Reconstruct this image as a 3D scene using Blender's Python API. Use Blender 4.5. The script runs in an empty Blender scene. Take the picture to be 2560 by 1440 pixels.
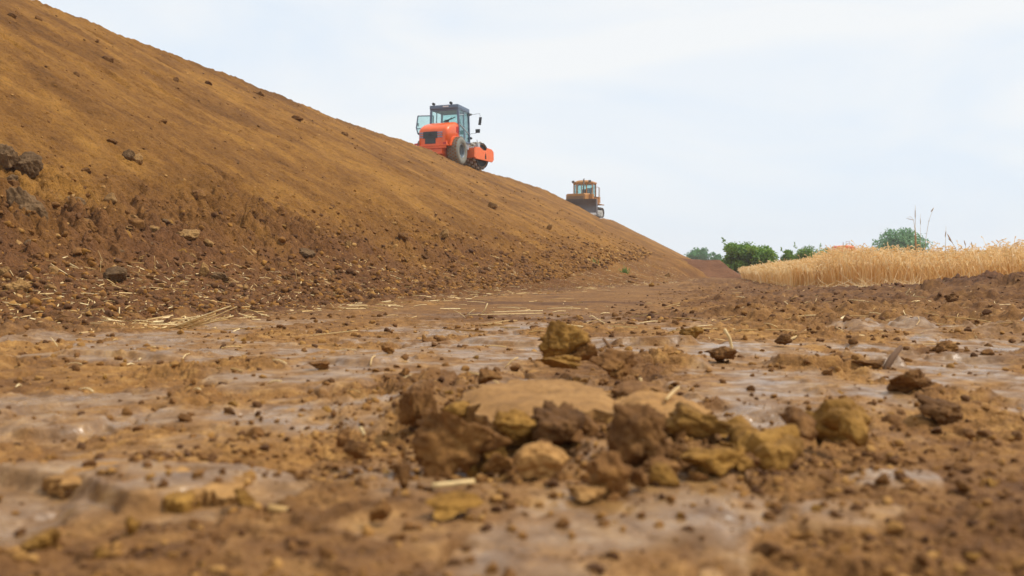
import bpy, bmesh, math, random
import numpy as np
from mathutils import Vector, Matrix

# ------------------------------------------------------------------ camera, sky, sun, exposure
SC = bpy.context.scene
COL = SC.collection
F = 2459.0                       # focal length in photograph pixels (2560 wide)
TH, PT = math.radians(12.6), math.atan(40 / F)
CAMH = 0.35
CAM = np.array([0.0, 0.0, CAMH])
FW0 = np.array([-math.sin(TH), math.cos(TH), 0.0])
RT = np.array([math.cos(TH), math.sin(TH), 0.0])
FW = FW0 * math.cos(PT) + np.array([0, 0, -math.sin(PT)])
UP = FW0 * math.sin(PT) + np.array([0, 0, math.cos(PT)])

cam_data = bpy.data.cameras.new('camera')
cam_data.sensor_width = 36.0
cam_data.lens = 36.0 * F / 2560
cam_data.clip_start, cam_data.clip_end = 0.05, 6000
cam_data.dof.use_dof = True
cam_data.dof.focus_distance = 11.0
cam_data.dof.aperture_fstop = 3.7
cam = bpy.data.objects.new('camera', cam_data)
cam.location = CAM
cam.rotation_euler = (math.pi / 2 - PT, 0, TH)
COL.objects.link(cam)
SC.camera = cam

SUN_EL, SUN_AZ = math.radians(56), math.radians(74)      # azimuth clockwise from +Y
world = bpy.data.worlds.new('World')
SC.world = world
world.use_nodes = True
wn, wl = world.node_tree.nodes, world.node_tree.links
wn.clear()
w_out = wn.new('ShaderNodeOutputWorld')
w_bg = wn.new('ShaderNodeBackground')
w_bg.inputs['Strength'].default_value = 0.1
w_sky = wn.new('ShaderNodeTexSky')
w_sky.sky_type = 'NISHITA'
w_sky.sun_disc = False
w_sky.sun_elevation = SUN_EL
w_sky.sun_rotation = SUN_AZ
w_tc = wn.new('ShaderNodeTexCoord')
w_map = wn.new('ShaderNodeMapping')
w_map.inputs['Scale'].default_value = (1.0, 1.0, 3.2)
w_no = wn.new('ShaderNodeTexNoise')
w_no.inputs['Scale'].default_value = 2.3
w_no.inputs['Detail'].default_value = 5
w_no.inputs['Roughness'].default_value = 0.5
w_no.inputs['Distortion'].default_value = 0.6
w_rp = wn.new('ShaderNodeValToRGB')
w_rp.color_ramp.elements[0].position = 0.38
w_rp.color_ramp.elements[0].color = (0.76, 0.84, 0.93, 1)
w_rp.color_ramp.elements[1].position = 0.62
w_rp.color_ramp.elements[1].color = (0.885, 0.905, 0.915, 1)
w_mul = wn.new('ShaderNodeVectorMath')
w_mul.operation = 'SCALE'
w_mul.inputs['Scale'].default_value = 10.9
w_mix = wn.new('ShaderNodeMix')
w_mix.data_type = 'RGBA'
w_mix.inputs['Factor'].default_value = 0.93
wl.new(w_tc.outputs['Generated'], w_map.inputs['Vector'])
wl.new(w_map.outputs['Vector'], w_no.inputs['Vector'])
wl.new(w_no.outputs['Fac'], w_rp.inputs['Fac'])
wl.new(w_rp.outputs['Color'], w_mul.inputs[0])
wl.new(w_sky.outputs['Color'], w_mix.inputs['A'])
wl.new(w_mul.outputs['Vector'], w_mix.inputs['B'])
wl.new(w_mix.outputs['Result'], w_bg.inputs['Color'])
wl.new(w_bg.outputs['Background'], w_out.inputs['Surface'])

sun_data = bpy.data.lights.new('sun', 'SUN')
sun_data.energy = 3.4
sun_data.angle = math.radians(4)
sun_data.color = (1.0, 0.93, 0.82)
sun = bpy.data.objects.new('sun', sun_data)
sd = Vector((math.sin(SUN_AZ) * math.cos(SUN_EL), math.cos(SUN_AZ) * math.cos(SUN_EL), math.sin(SUN_EL)))
sun.rotation_euler = sd.to_track_quat('Z', 'Y').to_euler()
sun.location = (20, -20, 60)
COL.objects.link(sun)

SC.view_settings.view_transform = 'Standard'
SC.view_settings.look = 'None'
SC.view_settings.exposure = 0.0
SC.view_settings.gamma = 1.0
SC.render.engine = 'CYCLES'
SC.cycles.use_denoising = True
SC.cycles.max_bounces = 7
SC.cycles.volume_bounces = 2
SC.cycles.transparent_max_bounces = 24

# ------------------------------------------------------------------ pixel -> world helpers (photograph pixels)
def ray(px, py):
    px, py = np.asarray(px, float), np.asarray(py, float)
    d = FW + ((px - 1280) / F)[..., None] * RT + ((720 - py) / F)[..., None] * UP
    return d
def at_z(px, py, z):
    d = ray(px, py)
    return CAM + d * ((z - CAMH) / d[..., 2])[..., None]
def at_x(px, py, x):
    d = ray(px, py)
    return CAM + d * (x / d[..., 0])[..., None]
def at_d(px, py, dist):                    # dist = horizontal distance along the view axis
    d = ray(px, py)
    return CAM + d * dist

# ------------------------------------------------------------------ numpy noise
def _h(ix, iy, iz, seed):
    with np.errstate(over='ignore'):
        h = (ix.astype(np.uint32) * np.uint32(374761393) + iy.astype(np.uint32) * np.uint32(668265263)
             + iz.astype(np.uint32) * np.uint32(2147483647) + np.uint32((seed * 1274126177) & 0xffffffff))
        h = (h ^ (h >> np.uint32(13))) * np.uint32(1274126177)
        h = (h ^ (h >> np.uint32(15))) * np.uint32(2246822519)
        return h ^ (h >> np.uint32(16))
def _r(ix, iy, seed):
    return _h(ix, iy, np.zeros_like(ix), seed).astype(np.float64) / 4294967296.0
def pn2(x, y, seed=0):
    x, y = np.asarray(x, float), np.asarray(y, float)
    x0, y0 = np.floor(x), np.floor(y)
    fx, fy = x - x0, y - y0
    ix, iy = x0.astype(np.int64), y0.astype(np.int64)
    ux, uy = fx * fx * fx * (fx * (fx * 6 - 15) + 10), fy * fy * fy * (fy * (fy * 6 - 15) + 10)
    def g(i, j):
        a = _r(ix + i, iy + j, seed) * 6.2831853
        return np.cos(a) * (fx - i) + np.sin(a) * (fy - j)
    a, b, c, d = g(0, 0), g(1, 0), g(0, 1), g(1, 1)
    return ((a + (b - a) * ux) + ((c + (d - c) * ux) - (a + (b - a) * ux)) * uy) * 1.5
def fbm(x, y, octs=4, seed=0, gain=0.5):
    t, amp, s = 0, 1.0, 0
    for o in range(octs):
        t = t + amp * pn2(np.asarray(x) * 2.03 ** o + 17.3 * o, np.asarray(y) * 2.03 ** o - 9.1 * o, seed + o)
        s += amp
        amp *= gain
    return t / s
def vn3(P, seed=0):
    P0 = np.floor(P)
    f = P - P0
    u = f * f * (3 - 2 * f)
    I = P0.astype(np.int64)
    t = 0
    for i in (0, 1):
        for j in (0, 1):
            for k in (0, 1):
                w = (u[:, 0] if i else 1 - u[:, 0]) * (u[:, 1] if j else 1 - u[:, 1]) * (u[:, 2] if k else 1 - u[:, 2])
                t = t + w * (_h(I[:, 0] + i, I[:, 1] + j, I[:, 2] + k, seed).astype(np.float64) / 2147483648.0 - 1)
    return t
def fbm3(P, octs=3, seed=0):
    t, a, s = 0, 1.0, 0
    for o in range(octs):
        t = t + a * vn3(P * 2.1 ** o + 5.7 * o, seed + o)
        s += a
        a *= 0.5
    return t / s
def lumps(x, y, cell, seed=0, prob=0.7):
    """hemispherical crumbs on a jittered grid; returns height in metres"""
    gx, gy = x / cell, y / cell
    ix, iy = np.floor(gx).astype(np.int64), np.floor(gy).astype(np.int64)
    best = np.zeros_like(gx)
    for i in (-1, 0, 1):
        for j in (-1, 0, 1):
            cx, cy = ix + i, iy + j
            ox, oy = cx + _r(cx, cy, seed), cy + _r(cx, cy, seed + 101)
            rr = _r(cx, cy, seed + 202)
            rad = np.where(_r(cx, cy, seed + 303) < prob, 0.22 + 0.42 * rr, 1e-4)
            asp = 0.7 + 0.6 * _r(cx, cy, seed + 404)
            d2 = (((gx - ox) * asp) ** 2 + ((gy - oy) / asp) ** 2) / rad ** 2
            hgt = np.sqrt(np.clip(1 - d2, 0, 1)) * rad
            best = np.maximum(best, hgt)
    return best * cell
def blocks(x, y, cell, seed=0, gap=0.22, tilt=0.9):
    """broken earth: jittered cells, each a tilted facet of its own height with open cracks between (about -0.6..1, times cell)"""
    gx, gy = x / cell, y / cell
    ix, iy = np.floor(gx).astype(np.int64), np.floor(gy).astype(np.int64)
    f1, f2, h1 = np.full_like(gx, 9.), np.full_like(gx, 9.), np.zeros_like(gx)
    for i in (-1, 0, 1):
        for j in (-1, 0, 1):
            cx, cy = ix + i, iy + j
            dx, dy = gx - cx - _r(cx, cy, seed), gy - cy - _r(cx, cy, seed + 11)
            d = np.sqrt(dx * dx + dy * dy)
            h = _r(cx, cy, seed + 22) + tilt * ((_r(cx, cy, seed + 33) - .5) * dx * 2 + (_r(cx, cy, seed + 44) - .5) * dy * 2)
            c = d < f1
            f2 = np.where(c, f1, np.minimum(f2, d))
            h1 = np.where(c, h, h1)
            f1 = np.where(c, d, f1)
    e = sst(0, gap, f2 - f1)
    return (h1 * e - .35 * (1 - e)) * cell
def sst(a, b, x):
    t = np.clip((np.asarray(x, float) - a) / (b - a), 0, 1)
    return t * t * (3 - 2 * t)

# ------------------------------------------------------------------ object helpers
def tag(o, label, cat=None, group=None, kind=None):
    o['label'] = label
    if cat: o['category'] = cat
    if group: o['group'] = group
    if kind: o['kind'] = kind
    return o
def mesh_np(name, V, Fs, attrs=None, smooth=True):
    if not isinstance(Fs, (list, tuple)):
        Fs = [Fs]
    me = bpy.data.meshes.new(name)
    V = np.ascontiguousarray(V, dtype=np.float32)
    me.vertices.add(len(V))
    me.vertices.foreach_set('co', V.ravel())
    loops = np.concatenate([f.ravel() for f in Fs]).astype(np.int32)
    starts, c = [], 0
    for f in Fs:
        n, k = f.shape
        starts.append(c + np.arange(n) * k)
        c += n * k
    starts = np.concatenate(starts).astype(np.int32)
    me.loops.add(len(loops))
    me.loops.foreach_set('vertex_index', loops)
    me.polygons.add(len(starts))
    me.polygons.foreach_set('loop_start', starts)
    me.update(calc_edges=True)
    if smooth:
        me.polygons.foreach_set('use_smooth', np.ones(len(starts), dtype=bool))
    for k, a in (attrs or {}).items():
        at = me.attributes.new(k, 'FLOAT', 'POINT')
        at.data.foreach_set('value', np.ascontiguousarray(a, dtype=np.float32))
    return me
def link(name, me, m=None, parent=None):
    o = bpy.data.objects.new(name, me)
    if m is not None and not me.materials:
        me.materials.append(m)
    COL.objects.link(o)
    o.parent = parent
    return o
def empty(name, loc, rot=(0, 0, 0)):
    o = bpy.data.objects.new(name, None)
    o.location, o.rotation_euler = loc, rot
    o.empty_display_size = 0.3
    COL.objects.link(o)
    return o
def grid_faces(nr, nc, wrap=False):
    r, c = np.meshgrid(np.arange(nr - 1), np.arange(nc if wrap else nc - 1), indexing='ij')
    a = r * nc + c
    b = r * nc + (c + 1) % nc
    return np.stack([a, b, b + nc, a + nc], -1).reshape(-1, 4)

class MB:
    """collects shapes and links them as one mesh object"""
    def __init__(s):
        s.v, s.f = [], []
    def add(s, vs, fs, M=None):
        n = len(s.v)
        for p in vs:
            p = Vector(p)
            s.v.append(tuple(M @ p) if M is not None else tuple(p))
        s.f += [tuple(i + n for i in f) for f in fs]
        return s
    def box(s, c, d, M=None, taper=1.0):
        x, y, z = d[0] / 2, d[1] / 2, d[2] / 2
        t = taper
        vs = [(-x, -y, -z), (x, -y, -z), (x, y, -z), (-x, y, -z), (-x * t, -y * t, z), (x * t, -y * t, z), (x * t, y * t, z), (-x * t, y * t, z)]
        T = Matrix.Translation(Vector(c)) @ (M if M is not None else Matrix.Identity(4))
        return s.add(vs, [(3, 2, 1, 0), (4, 5, 6, 7), (0, 1, 5, 4), (1, 2, 6, 5), (2, 3, 7, 6), (3, 0, 4, 7)], T)
    def bar(s, p, q, w, h=None, side=(0, 0, 1)):
        p, q = Vector(p), Vector(q)
        h = h or w
        d = (q - p).normalized()
        u = Vector(side)
        if abs(d.dot(u)) > 0.95: u = Vector((1, 0, 0))
        a = d.cross(u).normalized()
        b = a.cross(d).normalized()
        vs = []
        for e in (p, q):
            for i, j in ((-1, -1), (1, -1), (1, 1), (-1, 1)):
                vs.append(e + a * (i * w / 2) + b * (j * h / 2))
        return s.add(vs, [(3, 2, 1, 0), (4, 5, 6, 7), (0, 1, 5, 4), (1, 2, 6, 5), (2, 3, 7, 6), (3, 0, 4, 7)])
    def tube(s, pts, r, n=8, cap=True):
        pts = [Vector(p) for p in pts]
        rs = list(r) if hasattr(r, '__len__') else [r] * len(pts)
        vs, fs = [], []
        prev = None
        for i, p in enumerate(pts):
            d = (pts[min(i + 1, len(pts) - 1)] - pts[max(i - 1, 0)]).normalized()
            if prev is None:
                a = d.orthogonal().normalized()
            else:
                a = (prev - d * prev.dot(d)).normalized()
            prev = a
            b = d.cross(a)
            for k in range(n):
                t = 2 * math.pi * k / n
                vs.append(p + (a * math.cos(t) + b * math.sin(t)) * rs[i])
        for i in range(len(pts) - 1):
            for k in range(n):
                fs.append((i * n + k, i * n + (k + 1) % n, (i + 1) * n + (k + 1) % n, (i + 1) * n + k))
        if cap:
            fs.append(tuple(reversed(range(n))))
            fs.append(tuple(range((len(pts) - 1) * n, len(pts) * n)))
        return s.add(vs, fs)
    def cyl(s, p, q, r, n=20):
        return s.tube([p, q], r, n)
    def prism(s, poly, y0, y1, M=None):
        """poly in (x,z), extruded along y"""
        n = len(poly)
        vs = [(x, y0, z) for x, z in poly] + [(x, y1, z) for x, z in poly]
        fs = [tuple(range(n)), tuple(reversed(range(n, 2 * n)))]
        fs += [(i, i + n, (i + 1) % n + n, (i + 1) % n) for i in range(n)]
        return s.add(vs, fs, M)
    def loft(s, secs, cap=True, M=None):
        n = len(secs[0])
        vs = [p for sec in secs for p in sec]
        fs = []
        for i in range(len(secs) - 1):
            for k in range(n):
                fs.append((i * n + k, i * n + (k + 1) % n, (i + 1) * n + (k + 1) % n, (i + 1) * n + k))
        if cap:
            fs.append(tuple(reversed(range(n))))
            fs.append(tuple(range((len(secs) - 1) * n, len(secs) * n)))
        return s.add(vs, fs, M)
    def lathe(s, prof, c, n=40, M=None):
        """profile (r, y) revolved about the y axis through c"""
        vs, fs = [], []
        m = len(prof)
        for k in range(n):
            t = 2 * math.pi * k / n
            for r, y in prof:
                vs.append((c[0] + r * math.cos(t), c[1] + y, c[2] + r * math.sin(t)))
        for k in range(n):
            k2 = (k + 1) % n
            for i in range(m - 1):
                fs.append((k * m + i, k2 * m + i, k2 * m + i + 1, k * m + i + 1))
        return s.add(vs, fs, M)
    def build(s, name, m, parent=None, bevel=0.0, smooth=False):
        me = bpy.data.meshes.new(name)
        me.from_pydata(s.v, [], s.f)
        bm = bmesh.new()
        bm.from_mesh(me)
        bmesh.ops.recalc_face_normals(bm, faces=bm.faces)
        bm.to_mesh(me)
        bm.free()
        if smooth:
            for p in me.polygons: p.use_smooth = True
        o = link(name, me, m, parent)
        if bevel:
            b = o.modifiers.new('bevel', 'BEVEL')
            b.width, b.segments, b.limit_method, b.angle_limit = bevel, 2, 'ANGLE', math.radians(35)
        return o

# ------------------------------------------------------------------ materials
def new_mat(name):
    m = bpy.data.materials.new(name)
    m.use_nodes = True
    nt = m.node_tree
    b = nt.nodes['Principled BSDF']
    return m, nt, b
def nd(nt, typ, **kw):
    n = nt.nodes.new(typ)
    for k, v in kw.items():
        if k.startswith('_'): setattr(n, k[1:], v)
        else: n.inputs[k.replace('_', ' ')].default_value = v
    return n
def noise(nt, vec, scale, detail=4, rough=0.55, dist=0.0):
    n = nd(nt, 'ShaderNodeTexNoise', Scale=scale, Detail=detail, Roughness=rough, Distortion=dist)
    nt.links.new(vec, n.inputs['Vector'])
    return n.outputs['Fac']
def ramp(nt, fac, stops):
    r = nt.nodes.new('ShaderNodeValToRGB')
    e = r.color_ramp.elements
    while len(e) < len(stops): e.new(0.5)
    for i, (p, c) in enumerate(stops):
        e[i].position = p
        e[i].color = tuple(c) + (1,) if len(c) == 3 else c
    nt.links.new(fac, r.inputs['Fac'])
    return r.outputs['Color']
def mixc(nt, fac, a, b, mode='MIX'):
    m = nt.nodes.new('ShaderNodeMix')
    m.data_type = 'RGBA'
    m.blend_type = mode
    for sock, v in (('Factor', fac), ('A', a), ('B', b)):
        if hasattr(v, 'is_output'): nt.links.new(v, m.inputs[sock])
        elif sock == 'Factor': m.inputs[sock].default_value = v
        else: m.inputs[sock].default_value = tuple(v) + (1,)
    return m.outputs['Result']
def math_(nt, op, a, b=None, clamp=False):
    m = nt.nodes.new('ShaderNodeMath')
    m.operation, m.use_clamp = op, clamp
    for i, v in enumerate((a, b)):
        if v is None: continue
        if hasattr(v, 'is_output'): nt.links.new(v, m.inputs[i])
        else: m.inputs[i].default_value = v
    return m.outputs[0]
def attr(nt, name):
    a = nt.nodes.new('ShaderNodeAttribute')
    a.attribute_name = name
    return a.outputs['Fac']
def bump(nt, b, hgt, strength, dist, prev=None):
    n = nd(nt, 'ShaderNodeBump', Strength=strength, Distance=dist)
    nt.links.new(hgt, n.inputs['Height'])
    if prev is not None: nt.links.new(prev, n.inputs['Normal'])
    if b is not None: nt.links.new(n.outputs['Normal'], b.inputs['Normal'])
    return n.outputs['Normal']

def ground_mat():
    m, nt, b = new_mat('churned_mud')
    pos = nt.nodes.new('ShaderNodeNewGeometry').outputs['Position']
    n1, n2, n3 = noise(nt, pos, 1.7, 4), noise(nt, pos, 14, 5, 0.65), noise(nt, pos, 95, 3, 0.6)
    wet, tone, lump = attr(nt, 'wet'), attr(nt, 'tone'), attr(nt, 'lump')
    c = ramp(nt, n1, [(0.33, (0.165, 0.071, 0.021)), (0.5, (0.275, 0.132, 0.037)), (0.68, (0.41, 0.214, 0.063))])
    c2 = ramp(nt, n2, [(0.32, (0.06, 0.024, 0.008)), (0.5, (0.24, 0.112, 0.032)), (0.72, (0.53, 0.295, 0.09))])
    c = mixc(nt, 0.55, c, c2)
    dark = ramp(nt, n2, [(0.3, (0.055, 0.023, 0.01)), (0.58, (0.125, 0.053, 0.021)), (0.8, (0.21, 0.096, 0.037))])
    c = mixc(nt, tone, c, dark)
    wc = ramp(nt, n2, [(0.3, (0.13, 0.064, 0.022)), (0.5, (0.225, 0.119, 0.041)), (0.7, (0.36, 0.205, 0.075))])
    c = mixc(nt, math_(nt, 'MULTIPLY', wet, 0.85), c, wc)
    grain = ramp(nt, n3, [(0.3, (0.72, 0.7, 0.68)), (0.55, (1, 1, 1)), (0.8, (1.18, 1.18, 1.15))])
    c = mixc(nt, 0.8, c, grain, 'MULTIPLY')
    nt.links.new(c, b.inputs['Base Color'])
    rn = math_(nt, 'MULTIPLY', wet, ramp(nt, noise(nt, pos, 7, 5, 0.65), [(0.38, (0.35,) * 3), (0.56, (1, 1, 1))]))
    rg = math_(nt, 'SUBTRACT', 0.9, math_(nt, 'MULTIPLY', rn, 0.64))
    nt.links.new(rg, b.inputs['Roughness'])
    nt.links.new(math_(nt, 'ADD', 0.2, math_(nt, 'MULTIPLY', rn, 0.5)), b.inputs['Specular IOR Level'])
    k = math_(nt, 'SUBTRACT', 1.0, math_(nt, 'MULTIPLY', wet, 0.8))
    h = math_(nt, 'MULTIPLY', math_(nt, 'ADD', math_(nt, 'MULTIPLY', n3, 0.35), n2), k)
    bump(nt, b, h, 0.9, 0.018)
    return m
def bank_mat(name, cols, dark, streak=True):
    m, nt, b = new_mat(name)
    tc = nt.nodes.new('ShaderNodeTexCoord').outputs['Object']
    mp = nd(nt, 'ShaderNodeMapping')
    mp.inputs['Scale'].default_value = (0.38, 1.0, 0.38) if streak else (1, 1, 1)
    nt.links.new(tc, mp.inputs['Vector'])
    s1 = noise(nt, mp.outputs['Vector'], 1.5, 5, 0.6, 0.3)
    n1, n2, n3 = noise(nt, tc, 0.4, 5, 0.6, 0.8), noise(nt, tc, 5, 5, 0.65), noise(nt, tc, 32, 4, 0.65)
    f = math_(nt, 'ADD', math_(nt, 'MULTIPLY', s1, 0.35), math_(nt, 'MULTIPLY', n1, 0.65))
    c = ramp(nt, f, [(0.38, cols[0]), (0.49, cols[1]), (0.6, cols[2])])
    c = mixc(nt, 0.75, c, ramp(nt, n2, [(0.3, (0.58, 0.54, 0.52)), (0.5, (1, 1, 1)), (0.75, (1.2, 1.22, 1.25))]), 'MULTIPLY')
    dk = ramp(nt, n2, [(0.3, dark[0]), (0.62, dark[1])])
    c = mixc(nt, attr(nt, 'tone'), c, dk)
    c = mixc(nt, 0.8, c, ramp(nt, n3, [(0.28, (0.5, 0.48, 0.46)), (0.5, (1, 1, 1)), (0.75, (1.35, 1.35, 1.35))]), 'MULTIPLY')
    nt.links.new(c, b.inputs['Base Color'])
    b.inputs['Roughness'].default_value = 0.95
    b.inputs['Specular IOR Level'].default_value = 0.2
    p = bump(nt, None, n2, 0.8, 0.09)
    bump(nt, b, n3, 0.9, 0.035, p)
    return m
def clod_mat(name, c0, c1, c2, rough=0.9, spec=0.25, sc=1.0):
    m, nt, b = new_mat(name)
    tc = nt.nodes.new('ShaderNodeTexCoord').outputs['Object']
    oi = nt.nodes.new('ShaderNodeObjectInfo').outputs['Random']
    n1, n2 = noise(nt, tc, 9 * sc, 5, 0.65), noise(nt, tc, 70 * sc, 4, 0.65)
    c = ramp(nt, n1, [(0.3, c0), (0.5, c1), (0.72, c2)])
    v = ramp(nt, oi, [(0.0, (0.78, 0.76, 0.74)), (1.0, (1.16, 1.15, 1.12))])
    c = mixc(nt, 1.0, c, v, 'MULTIPLY')
    c = mixc(nt, 0.8, c, ramp(nt, n2, [(0.3, (0.65, 0.63, 0.6)), (0.55, (1, 1, 1)), (0.8, (1.2, 1.2, 1.2))]), 'MULTIPLY')
    nt.links.new(c, b.inputs['Base Color'])
    b.inputs['Roughness'].default_value = rough
    b.inputs['Specular IOR Level'].default_value = spec
    p = bump(nt, None, n1, 0.5, 0.02 / sc)
    bump(nt, b, n2, 0.7, 0.006 / sc, p)
    return m
def stuff_mat(name, stops, rough=0.92, spec=0.25, bumps=True):
    """colour from the per-piece attribute rnd"""
    m, nt, b = new_mat(name)
    pos = nt.nodes.new('ShaderNodeNewGeometry').outputs['Position']
    c = ramp(nt, attr(nt, 'rnd'), stops)
    n2 = noise(nt, pos, 40, 4, 0.65)
    c = mixc(nt, 0.75, c, ramp(nt, n2, [(0.3, (0.65, 0.63, 0.6)), (0.52, (1, 1, 1)), (0.8, (1.2, 1.2, 1.2))]), 'MULTIPLY')
    nt.links.new(c, b.inputs['Base Color'])
    b.inputs['Roughness'].default_value = rough
    b.inputs['Specular IOR Level'].default_value = spec
    if bumps: bump(nt, b, n2, 0.6, 0.01)
    return m
def plain(name, col, rough=0.5, spec=0.5, metal=0.0, var=0.12, dirt=None, coat=0.0):
    m, nt, b = new_mat(name)
    tc = nt.nodes.new('ShaderNodeTexCoord').outputs['Object']
    n = noise(nt, tc, 3.5, 5, 0.6)
    c = mixc(nt, 1.0, col, ramp(nt, n, [(0.3, (1 - var,) * 3), (0.7, (1 + var,) * 3)]), 'MULTIPLY')
    if dirt:
        d = ramp(nt, noise(nt, tc, 6, 6, 0.7), [(dirt[1], (0, 0, 0)), (dirt[1] + 0.16, (1, 1, 1))])
        c = mixc(nt, math_(nt, 'MULTIPLY', d, dirt[2]), c, dirt[0])
    nt.links.new(c, b.inputs['Base Color'])
    b.inputs['Roughness'].default_value = rough
    b.inputs['Specular IOR Level'].default_value = spec
    b.inputs['Metallic'].default_value = metal
    b.inputs['Coat Weight'].default_value = coat
    return m
def glass_mat(name, tint, refl=0.14):
    m = bpy.data.materials.new(name)
    m.use_nodes = True
    nt = m.node_tree
    nt.nodes.clear()
    o = nt.nodes.new('ShaderNodeOutputMaterial')
    t = nd(nt, 'ShaderNodeBsdfTransparent')
    g = nd(nt, 'ShaderNodeBsdfGlossy', Roughness=0.05)
    fr = nt.nodes.new('ShaderNodeLayerWeight')
    fr.inputs['Blend'].default_value = 0.25
    n = noise(nt, nt.nodes.new('ShaderNodeTexCoord').outputs['Object'], 2.0, 3)
    nt.links.new(ramp(nt, n, [(0.3, tint), (0.7, tuple(min(1, x * 1.06) for x in tint))]), t.inputs['Color'])
    x = nt.nodes.new('ShaderNodeMixShader')
    nt.links.new(math_(nt, 'ADD', math_(nt, 'MULTIPLY', fr.outputs['Fresnel'], 0.7), refl * 0.5, True), x.inputs[0])
    nt.links.new(t.outputs[0], x.inputs[1])
    nt.links.new(g.outputs[0], x.inputs[2])
    nt.links.new(x.outputs[0], o.inputs['Surface'])
    return m
def leaf_mat(name, stops, trans=0.25):
    m, nt, b = new_mat(name)
    c = ramp(nt, attr(nt, 'rnd'), stops)
    nt.links.new(c, b.inputs['Base Color'])
    b.inputs['Roughness'].default_value = 0.6
    b.inputs['Specular IOR Level'].default_value = 0.3
    tr = nt.nodes.new('ShaderNodeBsdfTranslucent')
    nt.links.new(c, tr.inputs['Color'])
    x = nd(nt, 'ShaderNodeMixShader')
    x.inputs[0].default_value = trans
    nt.links.new(b.outputs[0], x.inputs[1])
    nt.links.new(tr.outputs[0], x.inputs[2])
    nt.links.new(x.outputs[0], nt.nodes['Material Output'].inputs['Surface'])
    return m

M_GROUND = ground_mat()
M_BANK = bank_mat('bank_soil', [(0.145, 0.062, 0.0135), (0.215, 0.095, 0.019), (0.305, 0.144, 0.028)],
                  [(0.085, 0.034, 0.0145), (0.175, 0.074, 0.028)])
M_MOUND = bank_mat('mound_soil', [(0.125, 0.050, 0.022), (0.155, 0.064, 0.027), (0.19, 0.082, 0.034)],
                   [(0.10, 0.04, 0.02), (0.16, 0.07, 0.035)])
M_OCHRE = clod_mat('ochre_clod', (0.15, 0.07, 0.013), (0.25, 0.124, 0.023), (0.36, 0.19, 0.04))
M_PALE = clod_mat('pale_clod', (0.25, 0.125, 0.037), (0.35, 0.18, 0.055), (0.44, 0.24, 0.08))
M_BROWN = clod_mat('brown_clod', (0.12, 0.052, 0.014), (0.195, 0.088, 0.024), (0.28, 0.138, 0.037))
M_DARK = clod_mat('dark_clod', (0.095, 0.042, 0.012), (0.155, 0.07, 0.02), (0.235, 0.112, 0.032))
M_STONE = clod_mat('grey_stone', (0.085, 0.047, 0.021), (0.145, 0.083, 0.037), (0.215, 0.13, 0.062), sc=0.7)
M_TAN = clod_mat('tan_stone', (0.21, 0.108, 0.035), (0.30, 0.165, 0.056), (0.40, 0.235, 0.09), sc=0.6)
M_CRUMB = stuff_mat('soil_crumbs', [(0.0, (0.08, 0.034, 0.012)), (0.45, (0.185, 0.082, 0.022)), (0.8, (0.28, 0.135, 0.034)), (1.0, (0.40, 0.21, 0.06))])
M_RUBBLE = stuff_mat('bank_rubble', [(0.0, (0.075, 0.032, 0.013)), (0.35, (0.14, 0.061, 0.02)), (0.65, (0.23, 0.10, 0.021)), (0.9, (0.32, 0.15, 0.03)), (1.0, (0.40, 0.22, 0.07))])
M_STRAW = stuff_mat('straw', [(0.0, (0.42, 0.24, 0.07)), (0.5, (0.62, 0.41, 0.16)), (1.0, (0.78, 0.60, 0.31))], 0.55, 0.4, False)
M_WHEAT = leaf_mat('ripe_wheat', [(0.0, (0.64, 0.37, 0.12)), (0.35, (0.82, 0.56, 0.25)), (0.7, (0.91, 0.70, 0.39)), (1.0, (0.95, 0.79, 0.53))], 0.45)

# ------------------------------------------------------------------ terrain: heights
SKY = [(-900, -390, 16.2), (-500, -232, 16.2), (-200, -114, 16.2), (80, 0, 16.2), (210, 50, 16.2), (330, 100, 16.2), (470, 152, 16.2), (640, 215, 16.2),
       (760, 265, 16.2), (850, 300, 16.2), (960, 337, 16.2), (1040, 362, 16.2), (1150, 411, 16.15), (1195, 424, 16.0), (1240, 437, 15.8),
       (1275, 445, 15.5), (1310, 457, 15.1), (1350, 470, 14.7), (1384, 487, 14.45), (1396, 498, 14.4), (1406, 524, 14.35), (1450, 534, 14.3), (1490, 544, 14.3), (1530, 550, 14.2), (1580, 576, 13.3),
       (1640, 606, 12.0), (1690, 634, 9.5), (1720, 651, 7.0)]
_sp = np.array(SKY, float)
_cp = np.array([at_x(np.array(a), np.array(b), -v) for a, b, v in SKY])
CR_Y, CR_Z, CR_V = _cp[:, 1], _cp[:, 2] + 0.05, _sp[:, 2]
_o = np.argsort(CR_Y)
CR_Y, CR_Z, CR_V = CR_Y[_o], CR_Z[_o], CR_V[_o]
def crest(y):
    z, v = np.interp(y, CR_Y, CR_Z), np.interp(y, CR_Y, CR_V)
    fade = 1 - sst(CR_Y[-1] - 5, CR_Y[-1] + 25, y)
    return z * fade, v
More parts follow.
